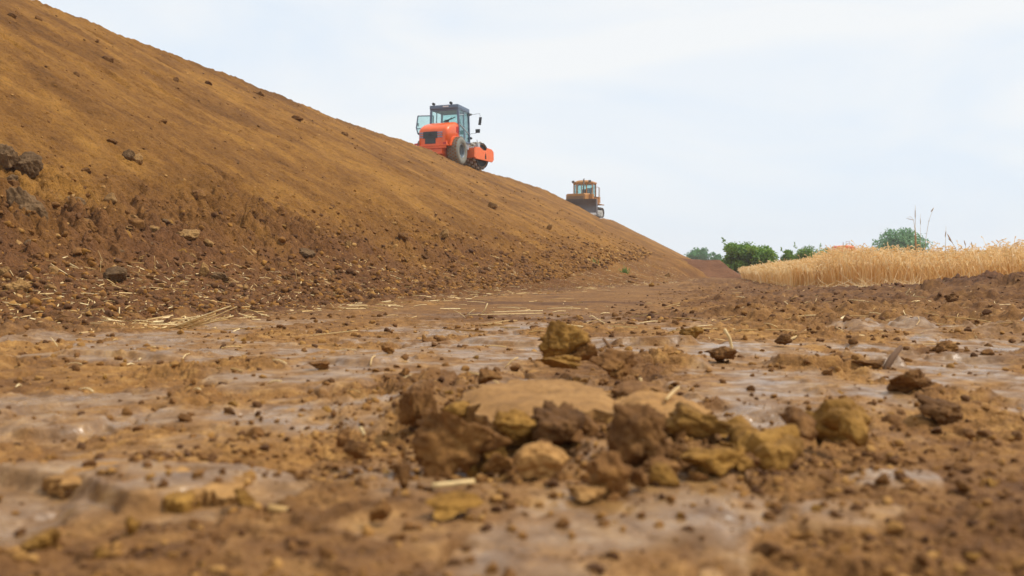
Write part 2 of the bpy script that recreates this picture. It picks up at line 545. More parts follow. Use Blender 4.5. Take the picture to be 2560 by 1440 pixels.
def bank_z(x, y, fine=True):
    x, y = np.asarray(x, float), np.asarray(y, float)
    v = -x
    zc, vc = crest(y)
    toe = np.minimum(np.interp(y, [8, 19, 27, 37, 57, 80], [4.3, 3.5, 2.75, 2.1, 1.2, 1.2]) + 0.5 * fbm(y * 0.33, y * 0 + 3.1, 3, 5), vc - 1.0)
    t = (v - toe) / (vc - toe)
    ap_w = np.interp(y, [8, 20, 32, 45], [1.5, 1.0, .5, .2])
    zl = zc * (v - toe - ap_w) / (vc - toe - ap_w)
    ka = 0.22
    zl = ka * np.logaddexp(zl / ka, 0.15 * (v - toe) / ka)
    zl = np.where(t < .9, zl, zl)
    zl = np.maximum(zl, 1.5 * sst(30, 52, y) * (1 - np.exp(-np.clip(v - toe, 0, 20) / 1.3)) * (v > toe))
    k = 0.10
    zb = k * np.logaddexp(0, zl / k) - 0.04
    zb = zb - np.exp(-np.clip(v - (toe - 0.35), 0, 9) * 6) * 0.06 - 0.12 * sst(0.5, 1.2, toe - v)
    kt = 0.07
    z = -kt * np.logaddexp(-zb / kt, -(zc + 0 * v) / kt)
    on = sst(0.05, 0.6, zl) * (1 - 0.6 * sst(0.92, 1.0, t))
    s = v * 1.16
    z = z + on * (0.16 * fbm(y * 0.16, v * 0.16, 2, 11) * (1 - sst(0.75, 1.0, t)) + 0.07 * fbm(y * 0.55 + .1 * v, v * 0.2, 4, 12, .6) + 0.03 * fbm(y * 2.2, v * 1.5, 4, 13, .6))
    R = np.interp(y, [9, 20, 40], [1, .55, .35]) * sst(2.6, 0.5, zl + 0.9 * fbm(y * 0.4, v * 0.4, 2, 21)) * sst(-0.3, 0.05, zl) * (.14 + .86 * sst(.2, 1.0, zl))
    tone = 0.86 * sst(1.9, 0.1, zl + 1.5 * fbm(y * 0.55, v * 0.55, 4, 22, .65)) * np.interp(y, [9, 16, 30, 50], [1, .85, .6, .45])
    top = sst(1.12, 1.0, t)
    if fine:
        z = z + (R * 0.5 + 0.06) * np.clip(fbm(y * 1.5, s * 1.5, 3, 15), -0.3, 1) * 0.22 * sst(-0.3, 0.4, zl)
        m = (y < 45) & (v < 19)
        if m.any():
            a, b, r = y[m], s[m], R[m]
            add = lumps(a, b, 0.42, 31, 0.35) * 0.55 * r + lumps(a, b, 0.17, 32, 0.6) * (0.2 + 0.8 * r) + 0.018 * fbm(a * 9, b * 9, 2, 33)
            z[m] += add * sst(1.1, 1.0, t[m])
        m = (y < 22) & (v < 14)
        if m.any():
            a, b, r = y[m], s[m], R[m]
            z[m] += lumps(a, b, 0.075, 34, 0.7) * (0.3 + 0.5 * r) + lumps(a, b, 0.04, 35, 0.8) * 0.5 + 0.006 * fbm(a * 28, b * 28, 2, 36)
        cw = sst(.9, .985, t) * sst(1.25, 1.02, t)
        z = z + cw * (0.13 * fbm(y * .8, v * .8, 3, 43) + .09 * np.clip(fbm(y * 3, v * 3, 3, 44), -.1, 1)) * sst(300, 100, y)
        m = (y < 22) & (v < 9.5)
        if m.any():
            a, b, r = y[m] + .03 * fbm(y[m] * 5, s[m] * 5, 2, 45), s[m] + .03 * fbm(y[m] * 5, s[m] * 5, 2, 46), R[m]
            z[m] += r * (blocks(a, b, .30, 47) * .36 + blocks(a, b, .12, 48) * .32 + blocks(a, b, .05, 49) * .2)
        # small scars and slides on the smooth slope
        z = z - 0.10 * sst(0.30, 0.5, fbm(y * 0.9 + v * 0.25, v * 0.55, 3, 41)) * on * (1 - R) * top
    z = z - 0.7 * sst(0.55, 1.7, toe - v)
    return z, tone * sst(1.3, 1.0, t)

# flat pressed pads (px, py, half width, half height in the photograph), laid out on the ground
PADS = [(1960, 990, 270, 62), (420, 1275, 330, 75), (1350, 1335, 480, 62), (1010, 915, 330, 38), (1800, 893, 260, 34), (2450, 960, 200, 62),
        (300, 905, 260, 12), (2230, 1210, 110, 24), (700, 960, 210, 22), (960, 1050, 90, 40), (1720, 1260, 190, 45), (2120, 1290, 170, 36), (150, 1060, 120, 16),
        (2330, 830, 260, 10), (1290, 850, 110, 10)]
_pad = []
for _x, _y, _w, _hh in PADS:
    _c = at_z(np.array(_x), np.array(_y), 0.0)
    _n, _f = at_z(np.array(_x), np.array(_y + _hh), 0.0), at_z(np.array(_x), np.array(_y - _hh), 0.0)
    bn, bf = (_n - CAM) @ FW0, (_f - CAM) @ FW0
    ac = (_c - CAM) @ RT
    _pad.append((ac, (bn + bf) / 2, _w / F * ((_c - CAM) @ FW0), (bf - bn) / 2))
BERM = [(-0.2, 22.0, 0.0), (1.2, 16.8, 0.0), (2.0, 14.6, 0.07), (2.75, 13.6, 0.17), (3.4, 12.7, 0.26), (4.4, 12.0, 0.36), (7.0, 10.5, 0.42), (14, 8.0, 0.35)]
def ground_z(X, Y):
    X, Y = np.asarray(X, float), np.asarray(Y, float)
    a = X * RT[0] + Y * RT[1]
    b = X * FW0[0] + Y * FW0[1]
    r = np.hypot(X, Y)
    wx, wy = X + 0.12 * fbm(X * 2, Y * 2, 2, 51), Y + 0.12 * fbm(X * 2, Y * 2, 2, 52)
    wa, wb = wx * RT[0] + wy * RT[1], wx * FW0[0] + wy * FW0[1]
    pad = np.zeros_like(X)
    for ac, bc, ha, hb in _pad:
        q = np.hypot((wa - ac) / ha, (wb - bc) / hb)
        pad = np.maximum(pad, sst(1.12, 0.9, q))
    toe_zone = sst(1.3, 0.1, X + np.interp(Y, [8, 19, 27, 37, 57, 80], [4.3, 3.5, 2.75, 2.1, 1.2, 1.2]) + 0.7 * fbm(X * 0.8, Y * 0.6, 3, 61)) * sst(2.5, 4.5, Y)
    tilth = sst(-0.7, 0.2, X + 0.8 * fbm(X * 0.5, Y * 0.5, 2, 62) + 0.05 * (Y - 8)) * sst(5.2, 6.4, Y + 1.2 * fbm(X * .7, Y * .7, 2, 63)) * sst(70, 40, Y)
    wn_ = fbm(wx * 1.1, wy * 0.8, 4, 64)
    wet = sst(-0.07, 0.13, wn_ + 0.35 * fbm(wx * 3.1, wy * 1.6, 3, 641)) * sst(9.5, 5.5, r) * (1 - tilth) * (1 - toe_zone)
    fine_ = fbm(X * 5.5, Y * 4.0, 3, 642)
    pad = pad * (1 - 0.6 * sst(0.16, 0.36, fine_ + 0.4 * fbm(X * 2.1, Y * 2.1, 2, 643)))
    smooth = np.maximum(pad * 0.95, wet * 0.85)
    track = sst(5.0, 8.0, b) * (1 - tilth) * (1 - toe_zone)
    rough = (1 - smooth) * (1 - 0.72 * track) * (0.45 + 0.9 * sst(-0.2, 0.35, fbm(X * 1.6, Y * 1.6, 3, 65)))
    rough = rough * (1 - .35 * sst(2.6, 1.3, r))
    z = 0.022 * fbm(X * 0.45, Y * 0.45, 2, 66) + 0.012 * fbm(X * 1.7, Y * 1.7, 3, 67)
    lum = np.zeros_like(X)
    # pressed plates with broken edges
    q = (fbm(wx * 1.25, wy * 1.0, 4, 68) + 0.1 * fbm(X * 9, Y * 9, 3, 70)) * 3.2
    fr = q - np.floor(q)
    z = z + (np.floor(q) + sst(0.40, 0.5, fr)) * 0.011 * sst(11, 7, r) * (1 - pad)
    crack = sst(0.03, 0.0, np.abs(fbm(wx * 1.6 + 4, wy * 1.2, 3, 69))) * sst(9, 5, r)
    z = z - 0.014 * crack * (1 - 0.6 * pad)
    z = z + 0.012 * pad
    near = r < 9
    if near.any():
        x, y, ro = X[near], Y[near], rough[near]
        l = np.maximum(lumps(x, y, 0.13, 71, 0.4) * 0.36, lumps(x, y, 0.055, 72, 0.62) * 0.7)
        l = l + lumps(x, y, 0.024, 73, 0.8) * 0.6
        z[near] += l * (ro + 0.06) * .62 + 0.0032 * fbm(x * 26, y * 26, 3, 74) * (0.3 + ro)
        lum[near] = l * ro / 0.05
    m = r < 3.6
    if m.any():
        z[m] += lumps(X[m], Y[m], 0.0115, 75, 0.75) * 0.6 * np.clip(rough[m] + 0.12, 0, 1)
    m = (r >= 5) & (r < 70)
    if m.any():
        x, y = X[m], Y[m]
        tz = np.maximum(tilth[m], toe_zone[m] * 0.9)
        z[m] += tz * (lumps(x, y, 0.3, 76, 0.5) * 0.32 + lumps(x, y, 0.13, 77, 0.65) * 0.5 + lumps(x, y, 0.06, 78, 0.75) * 0.6) \
            + (1 - tz) * 0.012 * fbm(x * 2.2, y * 1.0, 3, 79) * sst(5, 7, r[m])
    # windrow of dark topsoil along the crop
    P = np.array(BERM)
    dist, hgt = np.full_like(X, 1e9), np.zeros_like(X)
    for i in range(len(P) - 1):
        p, e = P[i, :2], P[i + 1, :2] - P[i, :2]
        t = np.clip(((X - p[0]) * e[0] + (Y - p[1]) * e[1]) / (e @ e), 0, 1)
        d = np.hypot(X - p[0] - t * e[0], Y - p[1] - t * e[1])
        h = P[i, 2] + t * (P[i + 1, 2] - P[i, 2])
        hgt = np.where(d < dist, h, hgt)
        dist = np.minimum(dist, d)
    berm = sst(1.7, 0.15, dist)
    bz = hgt * berm
    m = berm > 0
    if m.any():
        bz[m] += berm[m] * sst(0, .2, hgt[m]) * (0.08 * fbm(X[m] * 1.8, Y[m] * 1.8, 3, 81))
    m = (berm > 0) & (r < 30)
    if m.any():
        bz[m] += berm[m] * sst(0, .15, hgt[m]) * (lumps(X[m], Y[m], 0.34, 84, 0.55) * 0.5 + lumps(X[m], Y[m], 0.15, 85, 0.65) * 0.5 + lumps(X[m], Y[m], 0.07, 86, 0.7) * 0.5)
    z = z + bz
    tone = np.clip(np.maximum(np.maximum(tilth * (.35 + .5 * sst(6, 12, Y)) * (.75 + .5 * fbm(X * 1.5, Y * .8, 3, 87)), toe_zone * (.7 + .6 * fbm(X * 1.2, Y * 1.2, 3, 188))), 1.0 * berm * sst(0, .06, hgt)), 0, 1)
    tone = np.maximum(tone, (0.5 * sst(0.05, 0.35, fbm(X * 0.9, Y * 0.6, 4, 82)) + .36 * track) * (1 - pad))
    tone = np.maximum(tone, .55 * sst(.25, .55, a + .25 * fbm(X * 2, Y * 2, 3, 181)) * sst(2.1, 1.6, b) * (1 - pad))
    # heap of broken slabs in front of the camera: a torn front face, higher ground behind it
    hp = np.array([(960, 1120), (1080, 1165), (1200, 1200), (1400, 1212), (1600, 1232), (1800, 1205), (1950, 1170), (2100, 1125), (2200, 1090)], float)
    hb = F * CAMH / (hp[:, 1] - 680)
    ha = (hp[:, 0] - 1280) / F * hb
    tb = b - np.interp(a, ha, hb) + 0.05 * fbm(X * 5, Y * 5, 3, 88)
    back = np.interp(a, [-.3, .28, .42, .9], [1.0, 1.0, .30, .26]) + 0.1 * fbm(X * 3, Y * 3, 2, 89)
    heap = sst(0.0, 0.30, tb) * sst(back, back - .16, tb) * sst(-.32, -.22, a) * sst(.76, .66, a)
    nearh = (r > 1.0) & (r < 4.2)
    if nearh.any():
        x, y, hm = X[nearh] + 0.012 * fbm(X[nearh] * 18, Y[nearh] * 18, 2, 90), Y[nearh] + 0.012 * fbm(X[nearh] * 18, Y[nearh] * 18, 2, 91), heap[nearh]
        top_ = sst(.10, .3, tb[nearh]) * sst(.36, .26, a[nearh])          # calmer behind the front edge, where the slabs lie
        z[nearh] += hm * (0.03 + .012 * top_ + (blocks(x, y, 0.13, 92) * .12 + blocks(x, y, 0.06, 93) * .30 + blocks(x, y, 0.027, 94) * .35) * (1 - .8 * top_))
    fl = (r > 0.8) & (r < 7)
    if fl.any():
        x, y = X[fl] + 0.03 * fbm(X[fl] * 6, Y[fl] * 6, 2, 96), Y[fl] + 0.03 * fbm(X[fl] * 6, Y[fl] * 6, 2, 97)
        k_ = sst(-.05, .25, fbm(X[fl] * 1.3, Y[fl] * 1.3, 3, 98)) * (1 - heap[fl]) * sst(7, 5, r[fl])
        z[fl] += k_ * ((0.25 + .75 * rough[fl]) * blocks(x, y, 0.16, 99, .10, .5) * .09 + rough[fl] * (blocks(x, y, 0.05, 100, .2) * .20 + blocks(x, y, 0.022, 101, .25) * .24))
    tone = np.maximum(tone, heap * .25)
    wet = wet * (1 - heap * .9)
    pad = pad * (1 - heap * .9)
    # torn ledges of pressed mud
    for (x0, y0, x1, y1, hh) in ((1540, 872, 1730, 868, 0.035), (2020, 935, 2260, 925, 0.04), (2330, 908, 2600, 912, 0.02), (1500, 928, 1760, 935, 0.025), (60, 1200, 190, 1320, 0.03), (780, 922, 900, 930, 0.02), (130, 905, 460, 908, 0.02)):
        A, B = at_z(np.array(x0), np.array(y0), 0.), at_z(np.array(x1), np.array(y1), 0.)
        e = (B - A)[:2]
        L = np.hypot(*e)
        nrm = np.array([-e[1], e[0]]) / L
        if nrm @ FW0[:2] < 0: nrm = -nrm
        t = ((wx - A[0]) * e[0] + (wy - A[1]) * e[1]) / L ** 2
        dd = (wx - A[0]) * nrm[0] + (wy - A[1]) * nrm[1] + 0.03 * fbm(X * 7, Y * 7, 3, 83)
        w = sst(-0.06, 0.06, t) * sst(1.06, 0.94, t)
        z = z + hh * w * sst(0.0, 0.025, dd) * sst(0.40, 0.10, dd)
    fleck = sst(-.26, .1, fbm(X * 3.3 + Y * .6, Y * 3.0, 4, 191, .6))
    return z, np.clip(np.maximum(wet, pad * 0.95) * (.25 + .75 * fleck), 0, 1), tone, np.clip(lum, 0, 1)

def surf(X, Y):
    g = ground_z(X, Y)[0]
    b = bank_z(X, Y, True)[0]
    return np.maximum(g, b)
def hit(px, py):
    """first point of the terrain that each pixel's ray meets"""
    px, py = np.atleast_1d(np.asarray(px, float)), np.atleast_1d(np.asarray(py, float))
    d = ray(px, py)
    ts = 0.8 * 1.006 ** np.arange(960)
    P = CAM + d[:, None, :] * ts[None, :, None]
    X, Y = P[..., 0].ravel(), P[..., 1].ravel()
    z = np.where(X > -0.8, 0.0, bank_z(X, Y, False)[0])
    z = np.maximum(z, -0.02).reshape(P.shape[:2])
    below = P[..., 2] < z
    i = np.argmax(below, 1)
    i[~below.any(1)] = len(ts) - 1
    Q = P[np.arange(len(px)), i]
    Q0 = Q.copy()
    Q[:, 2] = surf(Q[:, 0], Q[:, 1])
    # refine along the ray for the flat ground, where relief matters
    for _ in range(3):
        fl = bank_z(Q[:, 0], Q[:, 1], False)[0] < 0.02
        if fl.any():
            zz = np.minimum(Q[fl, 2], CAMH - 0.05)
            t = (zz - CAMH) / np.minimum(d[fl, 2], -1e-3)
            t = np.clip(t, 0.7, 80)
            Q[fl] = CAM + d[fl] * t[:, None]
            Q[fl, 2] = surf(Q[fl, 0], Q[fl, 1])
    yy = 720 - F * ((Q - CAM) @ UP) / ((Q - CAM) @ FW)
    bad = np.abs(yy - py) > 14
    Q[bad] = Q0[bad]
    return Q

# ------------------------------------------------------------------ terrain: meshes
def build_ground():
    th = np.concatenate([np.radians(np.arange(-180, -60, 6.0)), np.radians(np.arange(-60, -36, 0.8)), np.radians(np.arange(-36, 36, 0.075)),
                         np.radians(np.arange(36, 60, 0.8)), np.radians(np.arange(60, 180, 6.0))])
    rr = [0.03, 0.2, 0.4, 0.6, 0.75]
    r = 0.85
    while r < 560:
        rr.append(r)
        r *= 1.0032 if r < 5 else 1.0045 if r < 12 else (1.010 if r < 40 else (1.03 if r < 90 else 1.12))
    rr = np.array(rr)
    Rg, Tg = np.meshgrid(rr, th, indexing='ij')
    ang = TH - Tg
    X, Y = -Rg * np.sin(ang), Rg * np.cos(ang)
    X, Y = X.ravel(), Y.ravel()
    z, wet, tone, lum = ground_z(X, Y)
    me = mesh_np('ground', np.stack([X, Y, z], -1), grid_faces(len(rr), len(th), True), {'wet': wet, 'tone': tone, 'lump': lum})
    o = link('ground', me, M_GROUND)
    tag(o, 'wet churned brown mud of the haul track with smooth pressed patches', 'ground', kind='structure')
build_ground()

def build_bank():
    ys = [-60, -40, -25, -15, -8, -4, -1, 1.0, 2.2, 3.0]
    y = 3.6
    while y < 235:
        ys.append(y)
        y += max(0.012, y * (0.0021 if y < 30 else 0.0055))
    vs, v = [], 0.5
    while v < 60:
        vs.append(v)
        v += 0.06 if v < 2.8 else 0.016 if v < 7.5 else (0.026 if v < 17 else (0.3 if v < 20 else 4))
    Yg, Vg = np.meshgrid(np.array(ys), np.array(vs), indexing='ij')
    X, Y = -Vg.ravel(), Yg.ravel()
    z, tone = bank_z(X, Y)
    me = mesh_np('embankment', np.stack([X, Y, z], -1), grid_faces(len(ys), len(vs)), {'tone': tone})
    o = link('embankment', me, M_BANK)
    tag(o, 'tall sloping embankment of bare ochre brown soil rising on the left', 'embankment', kind='structure')
build_bank()

def build_mound():
    # low bank of dark soil across the end of the track
    xs, ys = np.linspace(-9, 3.5, 150), np.linspace(52, 75, 120)
    X, Y = [q.ravel() for q in np.meshgrid(xs, ys)]
    f = np.interp(X, [-9, -3.0, -1.4, -0.75, -0.2, 0.95, 1.6], [1.35, 1.22, 1.10, 1.14, 0.66, -0.1, -0.3])
    y0 = 55.5 + 0.5 * fbm(X * 0.7, X * 0, 2, 91)
    z = np.minimum(f, (Y - y0) * 0.2) * 1.0
    z = -0.08 * np.logaddexp(-z / 0.08, -f / 0.08)
    z = z + 0.06 * fbm(X * 1.3, Y * 1.3, 4, 92) + 0.015
    z = np.where(Y > 68, z - (Y - 68) * 0.1, z)
    me = mesh_np('soil_mound', np.stack([X, Y, z], -1), grid_faces(len(ys), len(xs)), {'tone': 0 * X})
    o = link('soil_mound', me, M_MOUND)
    tag(o, 'low dark reddish brown bank of soil across the far end of the track', 'mound', kind='structure')
    xs, ys = np.linspace(2, 60, 160), np.linspace(150, 170, 24)
    X, Y = [q.ravel() for q in np.meshgrid(xs, ys)]
    z = 2.35 * np.exp(-((Y - 160) / 4.5) ** 2) * sst(2, 4, X) * (0.92 + 0.1 * fbm(X * .2, Y * .2, 3, 95)) - 0.1
    me = mesh_np('far_bank', np.stack([X, Y, z], -1), grid_faces(len(ys), len(xs)), {'tone': 0 * X + 1})
    o = link('far_bank', me, M_MOUND)
    tag(o, 'far dark strip of soil bank seen between the bushes beyond the crop', 'bank', kind='structure')
build_mound()

# ------------------------------------------------------------------ clods and stones
ICO = {}
def ico(k):
    if k not in ICO:
        bm = bmesh.new()
        bmesh.ops.create_icosphere(bm, subdivisions=k, radius=1.0)
        ICO[k] = (np.array([v.co[:] for v in bm.verts]), np.array([[v.index for v in f.verts] for f in bm.faces]))
        bm.free()
    return ICO[k]
def rock_verts(rng, dims, k=4, cuts=9, rough=0.12, sharp=0.9, lo=0.42, hi=0.85, lump=0.13):
    V = ico(k)[0].copy()
    for _ in range(cuts):
        n = rng.normal(size=3)
        n /= np.linalg.norm(n)
        over = np.clip(V @ n - rng.uniform(lo, hi), 0, None)
        V -= over[:, None] * n * sharp
    if lump > 0:
        U = V / np.linalg.norm(V, axis=1)[:, None]
        npt = 16 if k <= 2 else (34 if k == 3 else 80)
        Q = rng.normal(size=(npt, 3))
        Q /= np.linalg.norm(Q, axis=1)[:, None]
        rad = rng.uniform(.12, .42, npt) * (1.5 if k <= 2 else 1.0)
        d = np.sqrt(np.clip(2 - 2 * U @ Q.T, 0, None)) / rad
        V = V * (1 + lump * ((np.sqrt(np.clip(1 - d * d, 0, 1)) * rad).max(1) / .3 - .5))[:, None]
    s = int(rng.integers(1e6))
    if rough > 0:
        nz = fbm3(V * 1.7 + s % 97, 2, s) * 1.0 + 0.6 * fbm3(V * 4.3 + s % 53, 2, s + 7) + (0.7 * fbm3(V * 9 + s % 31, 3, s + 9) if k > 3 else 0)
        V *= (1 + rough * nz)[:, None]
    V /= np.abs(V).max(0)
    return V * np.array(dims) / 2
def place_rock(name, cat, label, p, dims, m, rng, group=None, rz=None, tilt=0.25, sink=0.25, k=4, **kw):
    V = rock_verts(rng, dims, k, **kw)
    o = link(name, mesh_np(name, V, ico(k)[1], None, k < 5), m)
    o.location = (p[0], p[1], p[2] + dims[2] * (0.5 - sink))
    o.rotation_euler = (rng.uniform(-tilt, tilt), rng.uniform(-tilt, tilt), rng.uniform(0, 6.28) if rz is None else rz)
    tag(o, label, cat, group)
    return o
RNG = np.random.default_rng(7)
HEAP = 'clods of the broken heap in the foreground'
# (px, py of base centre, width px, height px, depth factor, material, lift m, name, label, kwargs)
HERO = [
 (1405, 905, 120, 84, .9, M_OCHRE, .055, 'mud_clod', 'pointed upright clod standing alone at the back of the heap', dict(cuts=7, lo=.35)),
 (1462, 908, 95, 50, .9, M_BROWN, .05, 'mud_clod', 'squat brown clod leaning on the right side of the pointed clod', {}),
 (1400, 925, 100, 30, .8, M_OCHRE, .055, 'mud_clod', 'low flat clod lying directly in front of the pointed clod', {}),
 (1545, 945, 110, 52, .9, M_BROWN, .052, 'mud_clod', 'rounded clod between the pointed clod and the slab with a straw piece', {}),
 (1215, 958, 60, 36, 1, M_BROWN, .04, 'mud_clod', 'small knobbly clod at the back left corner of the pale top slab', {}),
 (1042, 1062, 80, 78, 1, M_BROWN, .01, 'mud_clod', 'rounded upright clod at the far left end of the heap', {}),
 (1010, 990, 70, 34, 1, M_BROWN, .0, 'mud_clod', 'low crumbly clod behind the rounded clod at the left end of the heap', {}),
 (1150, 1172, 210, 118, .9, M_BROWN, .0, 'mud_clod', 'biggest rough brown block on the front left of the heap', dict(cuts=12)),
 (1290, 1100, 110, 60, 1, M_OCHRE, .03, 'mud_clod', 'jagged ochre clod under the front edge of the pale top slab', {}),
 (1405, 1122, 130, 84, 1, M_DARK, .015, 'mud_clod', 'dark shaded clod in the hollow under the front edge of the pale slab', {}),
 (1352, 1198, 112, 66, 1, M_PALE, .0, 'mud_clod', 'smooth rounded pale clod in the middle of the heap front', dict(cuts=5, rough=.07, hi=.95, lo=.6)),
 (1605, 1170, 130, 128, 1, M_DARK, .0, 'mud_clod', 'tall dark brown clod at the centre right of the heap front', dict(cuts=8)),
 (1745, 1092, 150, 62, 1, M_OCHRE, .02, 'mud_clod', 'wedge shaped ochre clod left of the twisted clods', {}),
 (1790, 1192, 135, 58, 1, M_OCHRE, .0, 'mud_clod', 'low ochre clod in front of the twisted clods', {}),
 (1850, 1180, 70, 42, 1, M_OCHRE, .0, 'mud_clod', 'small ochre clod touching the right side of the low ochre clod', {}),
 (1690, 1160, 60, 50, 1, M_BROWN, .0, 'mud_clod', 'rounded brown clod right of the tall dark clod', {}),
 (1660, 1195, 90, 40, 1, M_BROWN, .0, 'mud_clod', 'low brown clod at the foot of the tall dark clod', {}),
 (1535, 1242, 115, 86, 1, M_BROWN, .0, 'mud_clod', 'angular brown clod with an overhanging right edge at the heap foot', dict(cuts=12)),
 (1600, 1222, 40, 44, 1, M_BROWN, .0, 'mud_clod', 'small upright clod just right of the angular overhanging clod', {}),
 (1470, 1252, 100, 26, 1, M_PALE, .0, 'mud_clod', 'thin flat flake of pale mud in front of the angular clod', {}),
 (1005, 1212, 40, 56, 1, M_DARK, .0, 'mud_clod', 'narrow dark upright clod standing left of the heap front', {}),
 (1120, 1290, 140, 36, .8, M_OCHRE, .0, 'mud_clod', 'long low ochre clod lying crosswise in front of the heap', {}),
 (945, 1300, 50, 40, 1, M_BROWN, .0, 'mud_clod', 'brown clod left of the long low ochre clod', {}),
 (1240, 1180, 70, 40, 1, M_BROWN, .0, 'mud_clod', 'brown clod between the biggest block and the smooth pale clod', {}),
 (2105, 1112, 140, 92, .9, M_OCHRE, .0, 'mud_clod', 'large ochre block with a flat top at the right end of the heap', dict(cuts=8, rough=.06, lo=.5)),
 (2095, 1005, 34, 24, 1, M_OCHRE, .0, 'mud_clod', 'small ochre clod alone on the smooth mud pad', {}),
 (2375, 1062, 130, 56, 1, M_DARK, -.01, 'mud_clod', 'dark crumbly clod right of the ochre block', {}),
 (2290, 985, 120, 44, 1, M_DARK, -.01, 'mud_clod', 'dark crumbly clod right behind the smooth mud pad', {}),
 (2150, 942, 150, 46, 1, M_DARK, -.01, 'mud_clod', 'long dark clod with the grey stick standing in it', {}),
 (972, 886, 42, 26, 1, M_BROWN, .0, 'mud_clod', 'small clod alone on the wet mud left of the pointed clod', {}),
 (1012, 940, 20, 18, 1, M_BROWN, .0, 'mud_clod', 'tiny round clod on the wet mud behind the heap end', {}),
 (800, 925, 60, 24, 1, M_DARK, .0, 'mud_clod', 'low dark clod at the torn edge on the wet mud', {}),
 (855, 1116, 40, 36, 1, M_DARK, .0, 'mud_clod', 'dark round clod standing apart left of the heap', {}),
 (890, 1150, 60, 50, 1, M_DARK, .0, 'mud_clod', 'dark clod between the heap and the lone dark round clod', {}),
 (602, 1293, 66, 42, 1, M_OCHRE, .0, 'mud_clod', 'rounded ochre clod near the pale straw chip', {}),
 (320, 1338, 46, 46, 1, M_OCHRE, .0, 'mud_clod', 'upright dark ochre clod on the purple mud patch', {}),
 (1738, 858, 66, 34, 1, M_OCHRE, .0, 'mud_clod', 'dark olive clod on the ridge behind the wet slab', {}),
 (1800, 902, 70, 34, 1, M_DARK, .0, 'mud_clod', 'dark clod at the foot of the standing straw', {}),
 (1965, 868, 44, 30, 1, M_DARK, .0, 'mud_clod', 'dark pointed clod beyond the smooth mud pad', {}),
 (2370, 882, 60, 26, 1, M_BROWN, .0, 'mud_clod', 'flat brown clod right of the grey stick', {}),
 (2385, 768, 40, 20, 1, M_DARK, .0, 'mud_clod', 'dark clod on the churned soil before the windrow', {}),
 (2145, 768, 52, 18, 1, M_DARK, .0, 'mud_clod', 'wide dark clod on the churned soil before the crop', {}),
 (90, 1385, 90, 50, 1, M_OCHRE, .0, 'mud_clod', 'low olive brown clod close to the camera in the lower left corner', {}),
]
def ground_place(items):
    pts = hit([i[0] for i in items], [i[1] for i in items])
    return pts
_pts = ground_place(HERO)
for it, p in zip(HERO, _pts):
    px, py, w, h, dep, m, lift, nm, lab, kw = it
    dist = (p - CAM) @ FW0
    big = 1.22 if 830 < px < 2200 and py > 900 else 1.0
    W, H = w / F * dist * big, h / F * dist * 1.12 * big
    q = p + FW0 * (W * 0.3)
    if big > 1:
        q = at_z(np.array(float(px)), np.array(float(py)), lift + (.02 if px < 1900 else -.004))
        dist = (q - CAM) @ FW0
        W, H = w / F * dist * big, h / F * dist * big
        q = q + FW0 * (W * .3)
    else:
        q[2] = surf(q[:1], q[1:2])[0] + lift * 0.35
    place_rock(nm, 'clod', lab, q, (W * 1.06, W * dep, H * 1.2), m, RNG, HEAP if 830 < px < 2200 and py > 900 else None, rz=TH + RNG.uniform(-.5, .5), sink=0.15, k=5, **{**dict(cuts=12, lo=.34, hi=.85, rough=.22, lump=.2), **kw})

def slab(name, label, px, py, w, hh, thick, z, m, rng, group=None, tilt=(0, 0), rz=0.0, k=5):
    """flat pressed plate whose top sits at height z; hh is its half height in the photograph"""
    n, f = at_z(np.array(float(px)), np.array(float(py + hh)), z), at_z(np.array(float(px)), np.array(float(py - hh)), z)
    c = (n + f) / 2
    dep, W = np.linalg.norm(f - n), w / F * ((c - CAM) @ FW0)
    V = ico(k)[0].copy()
    s = int(rng.integers(1e5))
    rad = np.hypot(V[:, 0], V[:, 1])
    ang = np.arctan2(V[:, 1], V[:, 0])
    edge = 1 + 0.26 * pn2(np.cos(ang) * 1.6 + s, np.sin(ang) * 1.6, 3) + 0.2 * pn2(np.cos(ang) * 5 + s, np.sin(ang) * 5, 4)
    V[:, :2] *= (np.where(rad > 1e-6, np.clip(rad * 1.25, 0, 1) / np.maximum(rad, 1e-6), 1) * edge)[:, None]
    V[:, 2] = np.clip(V[:, 2] * 1.5, -1, 0.62) / 0.8
    rr2 = np.hypot(V[:, 0], V[:, 1])
    V[:, 2] -= np.where(V[:, 2] > 0, 1, 0) * (.55 * sst(.72, 1.08, rr2) + .25 * fbm3(V * 2.6 + s % 71, 3, s))
    V = V * np.array([W / 2, dep / 2, thick / 2])
    V += (fbm3(V * 26 + s, 4, s) * 0.008)[:, None] * np.array([1, 1, 0.7])
    o = link(name, mesh_np(name, V, ico(k)[1]), m)
    o.location = (c[0], c[1], z - thick * 0.38)
    o.rotation_euler = (tilt[0], tilt[1], TH + rz)
    tag(o, label, 'clod', group)
    return o
slab('mud_slab', 'broad flat slab of pale pressed mud on top of the foreground heap', 1350, 985, 390, 46, .06, .088, M_PALE, RNG, HEAP)
slab('mud_slab', 'flat slab with a short straw piece lying on it, right of the pale top slab', 1655, 1003, 200, 24, .05, .082, M_PALE, RNG, HEAP, tilt=(.05, .06))
slab('mud_slab', 'small flat mud slab behind the slab with the straw piece', 1600, 962, 120, 14, .04, .074, M_BROWN, RNG, HEAP)
slab('mud_slab', 'long cracked slab of ochre mud lying flat at the left', 320, 1174, 380, 28, .03, .027, M_PALE, RNG)
slab('mud_slab', 'smaller ochre slab joined to the right end of the long cracked slab', 535, 1207, 180, 28, .03, .027, M_PALE, RNG)
slab('mud_slab', 'small ochre lump below the long cracked slab', 455, 1232, 90, 14, .04, .026, M_OCHRE, RNG, k=4)
